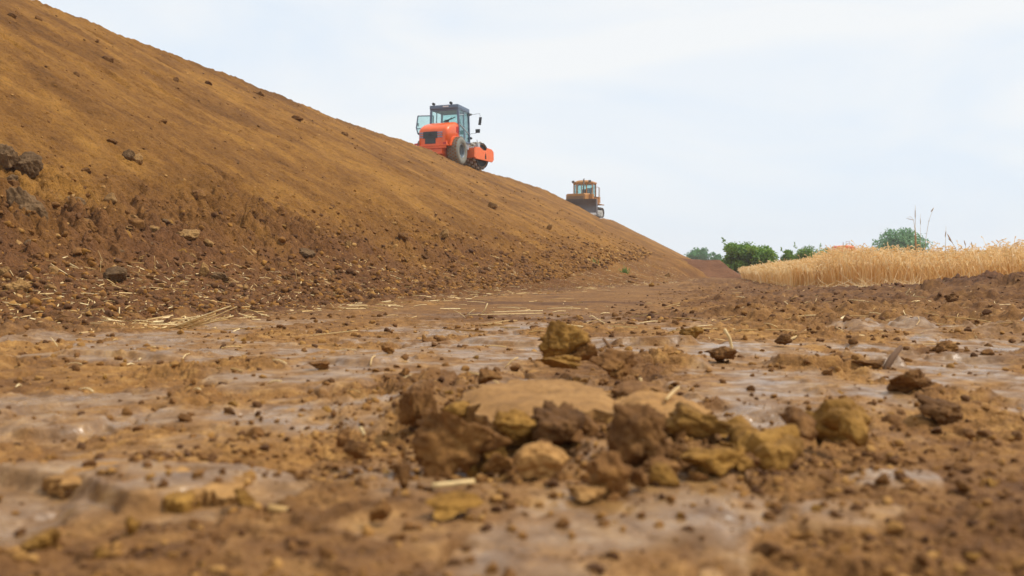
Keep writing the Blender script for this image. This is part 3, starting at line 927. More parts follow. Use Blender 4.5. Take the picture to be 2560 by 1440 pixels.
slab('mud_slab', 'smallest ochre piece below the middle of the long cracked slab', 378, 1219, 70, 11, .04, .026, M_OCHRE, RNG, k=4)

def bent(name, label, pts, rads, m, rng, group=None, k=12):
    """lumpy clod along a bent spine"""
    P = [Vector(p) for p in pts]
    fine, fr = [], []
    for i in range(len(P) - 1):
        for t in np.linspace(0, 1, 15)[:-1]:
            fine.append(P[i].lerp(P[i + 1], t)); fr.append(rads[i] * (1 - t) + rads[i + 1] * t)
    fine.append(P[-1]); fr.append(rads[-1])
    fr[0] *= .6; fr[-1] *= .6
    b = MB().tube(fine, fr, 30)
    V = np.array(b.v)
    c = V.mean(0)
    V = V + fbm3((V - c) * 45 + 3, 4, int(rng.integers(999)))[:, None] * np.stack([fbm3((V - c) * 30 + 9 * q, 2, 5 + q) for q in range(3)], -1) * 0.045 + np.stack([fbm3((V - c) * 60 + 5 * q, 3, 15 + q) for q in range(3)], -1) * .006
    b.v = [tuple(v) for v in V - c]
    o = b.build(name, m, None, smooth=True)
    o.location = c
    s = o.modifiers.new('soft', 'SUBSURF'); s.levels = s.render_levels = 1
    tag(o, label, 'clod', group)
    return o
def gp(px, py, dist):
    return at_d(np.array(float(px)), np.array(float(py)), dist)
bent('mud_clod', 'twisted ochre clod with a raised left horn, left part of the twisted pair', [gp(1838, 1058, 1.93), gp(1862, 1105, 1.86), gp(1905, 1125, 1.80), gp(1985, 1082, 1.84)], [.022, .026, .03, .022], M_OCHRE, RNG, HEAP)
bent('mud_clod', 'curved ochre lump under the right arm of the twisted clod', [gp(1900, 1145, 1.74), gp(1950, 1140, 1.76), gp(1990, 1105, 1.80)], [.022, .026, .02], M_OCHRE, RNG, HEAP)
bent('mud_clod', 'dark leaning triangular flake between the twisted clod and the ochre block', [gp(1975, 1028, 1.95), gp(2000, 1060, 1.90), gp(2030, 1088, 1.86)], [.016, .024, .012], M_DARK, RNG, HEAP)
bent('mud_clod', 'ochre arm folding down over the front of the flat topped block', [gp(2070, 1042, 1.93), gp(2120, 1050, 1.9), gp(2160, 1105, 1.85)], [.016, .018, .014], M_OCHRE, RNG, HEAP)
bent('mud_clod', 'slanting stick shaped ridge of mud left of the dark hollow', [gp(1298, 1130, 1.85), gp(1372, 1062, 1.95)], [.009, .008], M_OCHRE, RNG, HEAP)
bent('mud_clod', 'slanting mud flake right of the dark hollow under the pale slab', [gp(1465, 1098, 1.87), gp(1550, 1058, 1.95)], [.010, .012], M_OCHRE, RNG, HEAP)

def scatter(n, poly, sz, nm, cat, label, group, mats, rng, dims=(1, .85, .7), k=3, sink=.3, **kw):
    """n separate clods inside a polygon of the photograph, size range in its pixels"""
    poly = np.array(poly, float)
    lo, hi = poly.min(0), poly.max(0)
    px, py = [], []
    while len(px) < n:
        x, y = rng.uniform(lo[0], hi[0]), rng.uniform(lo[1], hi[1])
        ins, j = False, len(poly) - 1
        for i in range(len(poly)):
            if (poly[i, 1] > y) != (poly[j, 1] > y) and x < (poly[j, 0] - poly[i, 0]) * (y - poly[i, 1]) / (poly[j, 1] - poly[i, 1]) + poly[i, 0]:
                ins = not ins
            j = i
        if ins: px.append(x); py.append(y)
    P = hit(px, py)
    for p in P:
        dist = (p - CAM) @ FW0
        s = sz[0] * (sz[1] / sz[0]) ** (rng.random() ** 1.5) / F * dist
        d = [s * dims[0] * rng.uniform(.85, 1.2), s * dims[1] * rng.uniform(.8, 1.2), s * dims[2] * rng.uniform(.75, 1.2)]
        place_rock(nm, cat, label, p, d, mats[int(rng.integers(len(mats)))], rng, group, k=k, sink=sink, tilt=.6, **kw)
scatter(112, [(1000, 1050), (1200, 1020), (1560, 1035), (1800, 1060), (1900, 1180), (1650, 1215), (1200, 1205), (1000, 1140)], (34, 92), 'mud_clod', 'clod',
        'unremarkable crumbly clod among those packed along the front of the foreground heap', 'small clods packed in the foreground heap', [M_BROWN, M_BROWN, M_OCHRE, M_DARK], RNG, k=4, sink=.2)
scatter(24, [(1180, 925), (1600, 925), (1720, 985), (1780, 1050), (1560, 1040), (1180, 1030), (1000, 1010)], (18, 44), 'mud_clod', 'clod',
        'small crumb of soil lying around the slabs on top of the foreground heap', 'crumbs around the heap slabs', [M_BROWN, M_OCHRE], RNG, sink=.2)
scatter(40, [(0, 1020), (820, 1000), (950, 1200), (2560, 1180), (2560, 1440), (0, 1440)], (20, 52), 'mud_clod', 'clod',
        'small loose clod lying on the blurred mud nearest the camera', 'loose clods nearest the camera', [M_BROWN, M_BROWN, M_OCHRE, M_DARK], RNG, sink=.35)
scatter(32, [(2150, 1060), (2560, 1020), (2560, 1440), (1900, 1440), (1900, 1220)], (26, 80), 'mud_clod', 'clod',
        'rough brown clod half sunk in the churned mud at the lower right', 'clods in the churned mud at the lower right', [M_BROWN, M_DARK], RNG, sink=.42)
scatter(22, [(0, 850), (1300, 850), (1180, 960), (900, 1000), (0, 1000)], (9, 26), 'mud_clod', 'clod',
        'tiny clod lying on the smooth wet track left of the heap', 'tiny clods on the wet track', [M_BROWN, M_OCHRE], RNG)
scatter(22, [(1500, 830), (2560, 830), (2560, 960), (2300, 960), (1700, 900)], (10, 40), 'mud_clod', 'clod',
        'small dark clod lying on the wet mud behind the heap', 'clods behind the heap', [M_BROWN, M_DARK], RNG)

# stones of the bank
STONES = [
 (62, 440, 78, 72, M_STONE, 'large rounded grey boulder in the rubble, upper of the two biggest boulders'),
 (18, 432, 62, 64, M_STONE, 'grey brown boulder touching the left side of the upper big boulder'),
 (70, 560, 110, 100, M_STONE, 'biggest pyramid shaped grey boulder low in the rubble'),
 (25, 470, 50, 36, M_STONE, 'small rounded boulder just under the upper big boulder'),
 (140, 578, 40, 32, M_TAN, 'pale tan angular stone right below the pyramid boulder'),
 (188, 524, 60, 40, M_STONE, 'flat stone slab with a pale edge leaning in the rubble'),
 (205, 560, 54, 26, M_STONE, 'brown flat stone below the slab with the pale edge'),
 (340, 412, 34, 26, M_TAN, 'pale stone uppermost in the small stone cluster on the slope'),
 (322, 404, 30, 30, M_STONE, 'brown stone at the left of the small stone cluster on the slope'),
 (344, 398, 24, 16, M_TAN, 'smallest stone of the small stone cluster on the slope'),
 (500, 506, 44, 30, M_BROWN, 'brown stone with a dark hollow beneath, alone in mid slope'),
 (462, 600, 78, 26, M_TAN, 'long flat plate of stone with a black gap underneath it'),
 (290, 712, 60, 44, M_STONE, 'greyish clod with a smooth face above a long pale stick of straw'),
 (322, 640, 28, 18, M_TAN, 'ochre egg shaped stone in the dark soil below the flat plate'),
 (358, 658, 24, 20, M_TAN, 'round ochre stone right of the egg shaped stone'),
 (508, 700, 28, 36, M_TAN, 'upright tan stone low on the bank foot'),
 (545, 706, 44, 24, M_STONE, 'smooth greyish stone right of the upright tan stone'),
 (480, 648, 24, 16, M_TAN, 'small round ochre stone above the upright tan stone'),
 (40, 735, 64, 34, M_TAN, 'low ochre clod at the left edge of the bank foot'),
 (10, 695, 30, 24, M_TAN, 'round ochre stone cut by the left edge of the picture'),
 (230, 590, 46, 40, M_BROWN, 'brown rounded clod in the rubble right of the pale tan stone'),
 (265, 592, 40, 38, M_BROWN, 'ochre brown clod beside the brown rounded clod'),
 (355, 565, 28, 20, M_DARK, 'dark angular clod in the rubble above the flat plate'),
 (385, 590, 30, 22, M_TAN, 'pale rounded stone between the dark clod and the flat plate'),
 (765, 650, 44, 22, M_STONE, 'pale flat stone by the root clump at the bank foot'),
 (1005, 605, 30, 22, M_DARK, 'dark tilted stone in mid slope below the dip of the crest'),
 (1113, 612, 30, 28, M_TAN, 'pale diamond shaped stone in mid slope'),
 (870, 632, 20, 20, M_TAN, 'small tan block in the slope right of the root clump'),
 (1232, 522, 24, 18, M_TAN, 'pale flat stone high on the slope below the roller'),
 (1372, 574, 18, 14, M_TAN, 'pale flat stone on the slope below the bulldozer'),
 (1070, 665, 22, 12, M_DARK, 'dark stone at the foot of the slope in mid distance'),
 (94, 52, 20, 16, M_DARK, 'dark stone near the crest at the upper left'),
 (32, 48, 24, 20, M_DARK, 'dark round stone at the upper left corner of the slope'),
 (270, 155, 26, 20, M_DARK, 'dark clod alone high on the left slope'),
 (190, 190, 18, 14, M_DARK, 'dark clod high on the left slope, lower of two'),
 (438, 203, 18, 14, M_DARK, 'dark round pebble in the upper slope'),
 (278, 360, 30, 14, M_DARK, 'dark flat clod in the middle of the left slope'),
 (740, 300, 34, 16, M_DARK, 'long dark clod near the crest left of the roller'),
 (652, 240, 28, 14, M_DARK, 'dark broken clod near the crest, upper left of the long dark clod'),
 (860, 338, 20, 14, M_DARK, 'dark clod near the crest just left of the roller'),
 (520, 212, 24, 12, M_DARK, 'dark flat clod in the upper slope right of the round pebble'),
 (410, 310, 24, 14, M_DARK, 'dark slanting clod in the middle of the slope'),
 (830, 525, 18, 10, M_DARK, 'small dark clod in mid slope left of the pale diamond stone'),
 (215, 440, 26, 16, M_DARK, 'dark clod above the slab with the pale edge'),
 (1160, 405, 16, 10, M_DARK, 'small dark clod at the crest under the roller tyre'),
]
_pts = hit([s[0] for s in STONES], [s[1] for s in STONES])
for s, p in zip(STONES, _pts):
    kw_ = dict(lump=.07, rough=.2) if s[4] in (M_STONE, M_TAN) else {}
    dist = (p - CAM) @ FW0
    W, H = s[2] / F * dist, s[3] / F * dist
    place_rock('stone', 'stone', s[5], p, (W * 1.1, W * .9, H * 1.25), s[4], RNG, rz=TH + RNG.uniform(-.4, .4), sink=.46 if s[4] is M_DARK else .24, tilt=.3, k=5, cuts=10, **kw_)
scatter(70, [(0, 470), (300, 520), (620, 590), (620, 640), (300, 640), (0, 640)], (14, 44), 'stone', 'stone',
        'ordinary brown clod packed in the rubble on the lower left of the bank', 'rubble clods on the lower left bank', [M_BROWN, M_OCHRE, M_BROWN, M_TAN, M_STONE], RNG)
scatter(75, [(0, 640), (620, 640), (900, 700), (900, 740), (300, 780), (0, 790)], (10, 34), 'stone', 'stone',
        'ordinary clod bedded in the dark soil at the foot of the bank on the left', 'clods at the bank foot', [M_BROWN, M_DARK, M_TAN, M_DARK], RNG)
scatter(70, [(620, 560), (1000, 640), (1700, 690), (1700, 712), (1200, 720), (700, 690)], (8, 22), 'stone', 'stone',
        'small lump on the lower slope of the bank in mid distance', 'lumps along the lower bank in mid distance', [M_BROWN, M_OCHRE, M_DARK, M_TAN], RNG)
scatter(40, [(0, 20), (120, 30), (1000, 370), (1380, 500), (1200, 560), (0, 400)], (5, 13), 'stone', 'stone',
        'small dark lump sticking out of the smooth upper slope', 'dark lumps on the upper slope', [M_DARK, M_BROWN], RNG)

def crumbs(name, label, n, sampler, mat, rng, kmesh=1, seed=0):
    """uncountable small crumbs as one mesh"""
    V0s = [rock_verts(rng, (1, .85, .7), 2, cuts=8, rough=.16, lo=.3) for _ in range(12)]
    Fb = ico(2)[1]
    P, S, C = sampler(n)
    n = len(P)
    which = rng.integers(0, 12, n)
    yaw, t1 = rng.uniform(0, 6.28, n), rng.uniform(-.7, .7, n)
    B = np.array(V0s)[which]
    c, s = np.cos(t1)[:, None], np.sin(t1)[:, None]
    x, y, z = B[..., 0], B[..., 1] * c - B[..., 2] * s, B[..., 1] * s + B[..., 2] * c
    c, s = np.cos(yaw)[:, None], np.sin(yaw)[:, None]
    x, y = x * c - y * s, x * s + y * c
    V = np.stack([x, y, z], -1) * S[:, None, None] + P[:, None, :]
    nv = B.shape[1]
    Fs = (Fb[None] + (np.arange(n) * nv)[:, None, None]).reshape(-1, 3)
    o = link(name, mesh_np(name, V.reshape(-1, 3), Fs, {'rnd': np.repeat(np.clip(C, 0, 1), nv)}), mat)
    tag(o, label, 'soil', kind='stuff')
def near_sampler(n):
    r = 0.95 * (8.0 / 0.95) ** (RNG.random(n) ** 1.0)
    a = TH + RNG.uniform(-.62, .62, n)
    X, Y = -r * np.sin(a), r * np.cos(a)
    z, wet, tone, lum = ground_z(X, Y)
    keep = RNG.random(n) < (1.05 - 0.93 * wet) * (0.35 + 0.65 * sst(-.2, .3, fbm(X * 1.4, Y * 1.4, 3, 120)))
    S = (0.003 + 0.022 * RNG.random(n) ** 4) * (0.75 + 0.22 * r)
    return np.stack([X, Y, z + S * .1], -1)[keep], S[keep], RNG.random(n)[keep]
crumbs('soil_crumbs', 'crumbs of brown soil strewn over the muddy track', 19000, near_sampler, M_CRUMB, RNG)
def bank_sampler(n):
    y = 4.5 * (60 / 4.5) ** RNG.random(n)
    v = 4.0 + 11.5 * RNG.random(n) ** 2.0
    z, tone = bank_z(-v, y)
    lowz = z
    keep = RNG.random(n) < (0.16 + sst(2.4, 0.4, lowz + .7 * fbm(y * .5, v * .5, 2, 121)))
    S = (0.016 + 0.085 * RNG.random(n) ** 4) * (0.6 + 0.035 * y) * (0.7 + 0.5 * sst(2.2, .6, lowz))
    C = np.clip(.70 - .35 * tone + .26 * RNG.normal(size=n), .15, 1)
    return np.stack([-v, y, z + S * .05], -1)[keep], S[keep], C[keep]
crumbs('bank_rubble', 'crumbled soil and gravel lying over the face of the embankment', 40000, bank_sampler, M_RUBBLE, RNG)
def tilth_sampler(n):
    b = 6.0 * (20 / 6.0) ** RNG.random(n)
    X, Y = RNG.uniform(-1.2, 6.5, n), b
    z, wet, tone, lum = ground_z(X, Y)
    keep = RNG.random(n) < tone
    S = (0.012 + 0.06 * RNG.random(n) ** 4)
    return np.stack([X, Y, z + S * .0], -1)[keep], S[keep], RNG.random(n)[keep]
M_TILTH = stuff_mat('dark_tilth', [(0.0, (0.07, 0.03, 0.012)), (0.5, (0.135, 0.06, 0.023)), (1.0, (0.24, 0.115, 0.04))])
def heap_sampler(n):
    a, b = 0.12 + .30 * RNG.normal(size=n), 2.0 + .28 * RNG.normal(size=n)
    X, Y = a * RT[0] + b * FW0[0], a * RT[1] + b * FW0[1]
    z = ground_z(X, Y)[0]
    S = 0.005 + 0.016 * RNG.random(n) ** 2.5
    return np.stack([X, Y, z + S * .2], -1), S, RNG.random(n)
crumbs('heap_crumbs', 'small crumbs of broken soil filling the foreground heap', 3500, heap_sampler, M_CRUMB, RNG)
crumbs('topsoil_crumbs', 'dark crumbly topsoil in front of the crop and on its windrow', 9000, tilth_sampler, M_TILTH, RNG)

# ------------------------------------------------------------------ straw
def straw_mesh(name, pts, r, rnd, n=6):
    b = MB().tube(pts, r, n)
    me = mesh_np(name, np.array(b.v), [np.array([f for f in b.f if len(f) == 4]), np.array([f for f in b.f if len(f) == n])],
                 {'rnd': np.full(len(b.v), rnd)}, True)
    return me
def straw(name, label, p0, p1, r, rng, group=None, bend=0.08, lift=0.0, mat=None, segs=6, cat='straw', follow=True):
    p0, p1 = np.array(p0), np.array(p1)
    L = np.linalg.norm(p1 - p0)
    side = np.cross(p1 - p0, (0, 0, 1.0))
    side /= max(np.linalg.norm(side), 1e-6)
    k = rng.uniform(-bend, bend) * L
    kt = rng.uniform(.3, .7)
    ts = np.linspace(0, 1, segs + 1)
    pts = []
    for t in ts:
        q = p0 + (p1 - p0) * t + side * k * (1 - abs(t - kt) / max(kt, 1 - kt)) + np.array([0, 0, lift * math.sin(math.pi * t)])
        pts.append(q)
    pts = np.array(pts)
    c = pts.mean(0)
    o = link(name, straw_mesh(name, [tuple(q - c) for q in pts], r, rng.random()), mat or M_STRAW)
    o.location = c
    tag(o, label, cat, group)
    return o
SR = np.random.default_rng(21)
# stalks one can point at: (x0,y0,x1,y1, radius m, label)
STRAWS = [
 (1168, 789, 1355, 786, .0035, 'longest straight pale stalk lying across the track in mid distance'),
 (1230, 783, 1358, 778, .003, 'thin stalk lying just behind the longest straight stalk'),
 (1412, 818, 1520, 826, .005, 'yellow green stalk lying behind the pointed clod'),
 (770, 842, 895, 826, .003, 'thin golden stalk lying on the track left of the middle'),
 (440, 800, 500, 790, .004, 'short golden stalk leaning in the straw tuft on the left'),
 (440, 825, 508, 795, .004, 'golden stalk sloping up to the right in the straw tuft on the left'),
 (300, 775, 372, 778, .0045, 'pale stalk in the golden straw bundle at the left bank foot'),
 (515, 775, 620, 768, .0045, 'long pale stalk right of the golden straw bundle'),
 (210, 702, 264, 708, .004, 'pale straight stick of straw below the greyish clod'),
 (585, 690, 645, 700, .003, 'slanting thin stalk on the bank foot'),
 (606, 614, 640, 650, .003, 'stalk sloping down right above the bank foot'),
 (548, 612, 575, 640, .003, 'stalk near the right end of the long flat stone plate'),
 (80, 760, 130, 745, .004, 'pink tinted stalk at the left bank foot'),
 (655, 820, 560, 826, .003, 'stalk lying flat under the straw tuft on the left'),
 (1600, 945, 1625, 1030, .004, 'crooked golden stalk in front of the slab on the heap'),
 (1665, 1000, 1698, 968, .0042, 'short pale straw piece lying on the flat slab of the heap'),
 (1080, 1228, 1185, 1218, .005, 'golden stalk curled over a clod in front of the heap'),
 (670, 1290, 722, 1298, .007, 'short pale straw chip beside the rounded ochre clod'),
 (900, 1068, 912, 1090, .004, 'short pale bit of straw left of the heap'),
 (1250, 822, 1300, 824, .004, 'short pale stalk on the track behind the heap'),
 (1660, 770, 1700, 758, .004, 'short pale stalk on the bare track in mid distance'),
 (2205, 807, 2258, 795, .0045, 'bright pale stalk on the dark churned soil'),
 (2010, 797, 2050, 788, .004, 'pale stalk on dark soil left of the bright pale one'),
 (2260, 862, 2360, 864, .003, 'thin stalk lying beyond the grey stick'),
 (2262, 740, 2275, 722, .005, 'short stalk standing up from the dark soil before the crop'),
 (385, 640, 388, 690, .004, 'upright pale stalk standing in the left bank foot'),
 (738, 668, 742, 710, .004, 'upright broken stalk by the root clump'),
 (742, 685, 890, 735, .0035, 'long bent stalk running right from the root clump'),
 (252, 652, 251, 685, .003, 'thin upright stalk left of the upright pale stalk'),
]
def pt_on(px, py, lift=0.006):
    q = hit([px], [py])[0]
    return q
_a = hit([s[0] for s in STRAWS], [s[1] for s in STRAWS])
_b = hit([s[2] for s in STRAWS], [s[3] for s in STRAWS])
for s, a, b in zip(STRAWS, _a, _b):
    upright = abs(s[3] - s[1]) > 1.0 * abs(s[2] - s[0])
    if upright:
        base, topx, topy = (a, s[2], s[3]) if s[1] > s[3] else (b, s[0], s[1])
        d = (base - CAM) @ FW
        tp = CAM + ray(np.array(float(topx)), np.array(float(topy))) * d
        a, b = base, tp
    elif s[5].startswith(('short pale straw piece', 'crooked')):
        a = at_z(np.array(float(s[0])), np.array(float(s[1])), .088); b = at_z(np.array(float(s[2])), np.array(float(s[3])), .09)
    else:
        # far end may run off over a dip: keep both ends near the same depth when the photograph shows it flat
        a[2] += s[4] * 1.6; b[2] += s[4] * 1.6
        if np.linalg.norm(a - b) > 1.5 * math.hypot(s[2] - s[0], s[3] - s[1]) / F * ((a - CAM) @ FW) + .04:
            d = (a - CAM) @ FW
            b = CAM + ray(np.array(float(s[2])), np.array(float(s[3]))) * d
    straw('straw_stalk', s[5], a, b, s[4], SR, bend=.05)
def straw_zone(n, poly, lenr, label, group, rad=(.0022, .004)):
    poly = np.array(poly, float)
    lo, hi = poly.min(0), poly.max(0)
    px, py = [], []
    while len(px) < n:
        x, y = SR.uniform(lo[0], hi[0]), SR.uniform(lo[1], hi[1])
        ins, j = False, len(poly) - 1
        for i in range(len(poly)):
            if (poly[i, 1] > y) != (poly[j, 1] > y) and x < (poly[j, 0] - poly[i, 0]) * (y - poly[i, 1]) / (poly[j, 1] - poly[i, 1]) + poly[i, 0]:
                ins = not ins
            j = i
        if ins: px.append(x); py.append(y)
    P = hit(px, py)
    A = SR.uniform(0, math.pi, n)
    L = lenr[0] + (lenr[1] - lenr[0]) * SR.random(n) ** 2
    Q = P + np.stack([np.cos(A) * L, np.sin(A) * L, 0 * L], -1)
    Q[:, 2] = surf(Q[:, 0], Q[:, 1])
    for p, q, l in zip(P, Q, L):
        r = SR.uniform(*rad)
        p = p + np.array([0, 0, r * 2]); q = q + np.array([0, 0, r * 2 + (SR.random() < .15) * SR.uniform(.01, .05)])
        straw('straw_stalk', label, p, q, r, SR, group, bend=.1, lift=.006, segs=4)
straw_zone(110, [(0, 690), (560, 690), (900, 715), (1250, 735), (1250, 765), (900, 800), (560, 832), (0, 832)], (.04, .26),
           'loose pale stalk in the straw litter along the foot of the bank', 'straw stalks along the bank foot', (.002, .0042))
straw_zone(45, [(900, 720), (1750, 715), (1800, 770), (1500, 830), (900, 830)], (.06, .4),
           'loose pale stalk lying on the middle of the track', 'straw stalks on the track', (.002, .004))
straw_zone(75, [(1750, 745), (2050, 730), (2560, 700), (2560, 830), (1750, 830)], (.06, .4),
           'loose pale stalk on the dark churned soil in front of the crop', 'straw stalks on the dark soil', (.0025, .0045))
straw_zone(22, [(0, 860), (1300, 860), (1300, 1000), (0, 1000)], (.03, .14), 'short bit of straw lying on the wet mud at the left', 'straw bits on the wet mud', (.0015, .003))

def ribbons(P, Q, w, rng, sag=0.0):
    """flat crossed strips from P to Q, as vertices and quads"""
    n = len(P)
    d = Q - P
    a = rng.normal(size=(n, 3))
    a = np.cross(d, a)
    a /= np.maximum(np.linalg.norm(a, axis=1), 1e-9)[:, None]
    w = np.broadcast_to(np.asarray(w, float), (n,))
    mid = (P + Q) / 2 + np.stack([rng.normal(size=n), rng.normal(size=n), np.full(n, -sag)], -1) * 0.04 * np.linalg.norm(d, axis=1)[:, None]
    V = np.stack([P - a * w[:, None], P + a * w[:, None], mid - a * w[:, None], mid + a * w[:, None], Q - a * w[:, None] * .6, Q + a * w[:, None] * .6], 1)
    base = (np.arange(n) * 6)[:, None]
    Fq = np.concatenate([base + np.array([[0, 1, 3, 2]]), base + np.array([[2, 3, 5, 4]])])
    return V.reshape(-1, 3), Fq
def litter():
    n = 7000
    r = np.random.default_rng(5)
    y = 5.0 * (45 / 5.0) ** r.random(n)
    tw = np.interp(y, [8, 19, 27, 37, 57], [4.3, 3.5, 2.75, 2.1, 1.2])
    foot = r.random(n) < .62
    x = np.where(foot, -tw - r.uniform(-.8, 1.9, n), r.uniform(-3.5, 5.5, n))
    keep = foot | (r.random(n) < .55 * sst(-.8, .6, x)) | (r.random(n) < .12)
    x, y = x[keep], y[keep]
    n = len(x)
    A, L = r.uniform(0, 6.28, n), .03 + .22 * r.random(n) ** 2
    P = np.stack([x, y, surf(x, y) + .006], -1)
    x2, y2 = x + np.cos(A) * L, y + np.sin(A) * L
    Q = np.stack([x2, y2, surf(x2, y2) + .008], -1)
    V, Fq = ribbons(P, Q, .0025 + .0032 * r.random(n), r)
    o = link('straw_litter', mesh_np('straw_litter', V, Fq, {'rnd': np.repeat(r.random(n), 6)}, False), M_STRAW)
    tag(o, 'fine chopped straw scattered over the soil along the track edges', 'straw', kind='stuff')
litter()

# sticks, standing straws
M_STICK = plain('grey_wood', (0.13, 0.072, 0.04), 0.85, 0.15)
M_TWIG = plain('brown_twig', (0.17, 0.085, 0.035), 0.8, 0.2)
b0, b1 = gp(2205, 925, 3.4), gp(2252, 868, 3.55)
o = MB().tube([b0 - np.array([0, 0, .02]), b0 * .5 + b1 * .5, b1], [.012, .0115, .008], 12).build('stick', M_STICK, None, smooth=True)
tag(o, 'short grey wooden stick poking up from the dark clod', 'stick')
o = MB().tube([gp(1545, 905, 2.75), gp(1525, 868, 2.8), gp(1508, 846, 2.82)], [.0065, .006, .004], 8).build('twig', M_TWIG, None, smooth=True)
tag(o, 'thin brown twig leaning up right of the pointed clod', 'twig')
_q = hit([1828], [896])[0]
_d = (_q - CAM) @ FW
o = link('straw_stalk', straw_mesh('straw_stalk', [_q, CAM + ray(np.array(1829.), np.array(868.)) * _d, CAM + ray(np.array(1824.), np.array(845.)) * _d, CAM + ray(np.array(1811.), np.array(823.)) * _d], .006, .75), M_STRAW)
tag(o, 'curved pale straw standing upright from the wet mud', 'straw')
_q = hit([1203], [786])[0]
_d = (_q - CAM) @ FW
o = link('straw_stalk', straw_mesh('straw_stalk', [_q, CAM + ray(np.array(1212.), np.array(775.)) * _d, CAM + ray(np.array(1219.), np.array(758.)) * _d], .005, .8), M_STRAW)
tag(o, 'short pale stalk standing up behind the longest straight stalk', 'straw')
_q = hit([2225], [896])[0]
# tuft of golden stalks at the left bank foot
_q = hit([450], [826])[0]
for i in range(9):
    a = SR.uniform(-.3, .5)
    L = SR.uniform(.2, .38)
    tip = _q + RT * (L * math.cos(a)) + np.array([0, 0, L * (.12 + .4 * SR.random())]) + FW0 * SR.uniform(-.08, .08)
    straw('straw_stalk', 'golden stalk of the loose tuft sticking out at the left bank foot', _q + RT * SR.uniform(-.12, .05) + np.array([0, 0, .01]), tip, SR.uniform(.0025, .004), SR, 'stalks of the golden tuft')

# green weeds on the lower bank
M_WEED = leaf_mat('weed_leaf', [(0, (0.12, 0.2, 0.05)), (1, (0.24, 0.34, 0.10))])
for (px, py, lab) in ((1482, 660, 'small bright green weed on the lower bank, nearer of the two'), (1562, 684, 'small bright green weed on the lower bank, farther of the two')):
    q = hit([px], [py])[0]
    n = 60
    P = q + SR.normal(size=(n, 3)) * np.array([.05, .05, .0])
    Q = P + SR.normal(size=(n, 3)) * .07 + np.array([0, 0, .09])
    V, Fq = ribbons(P, Q, .012, SR)
    tag(link('weed', mesh_np('weed', V, Fq, {'rnd': np.repeat(SR.random(n), 6)}, False), M_WEED), lab, 'weed')

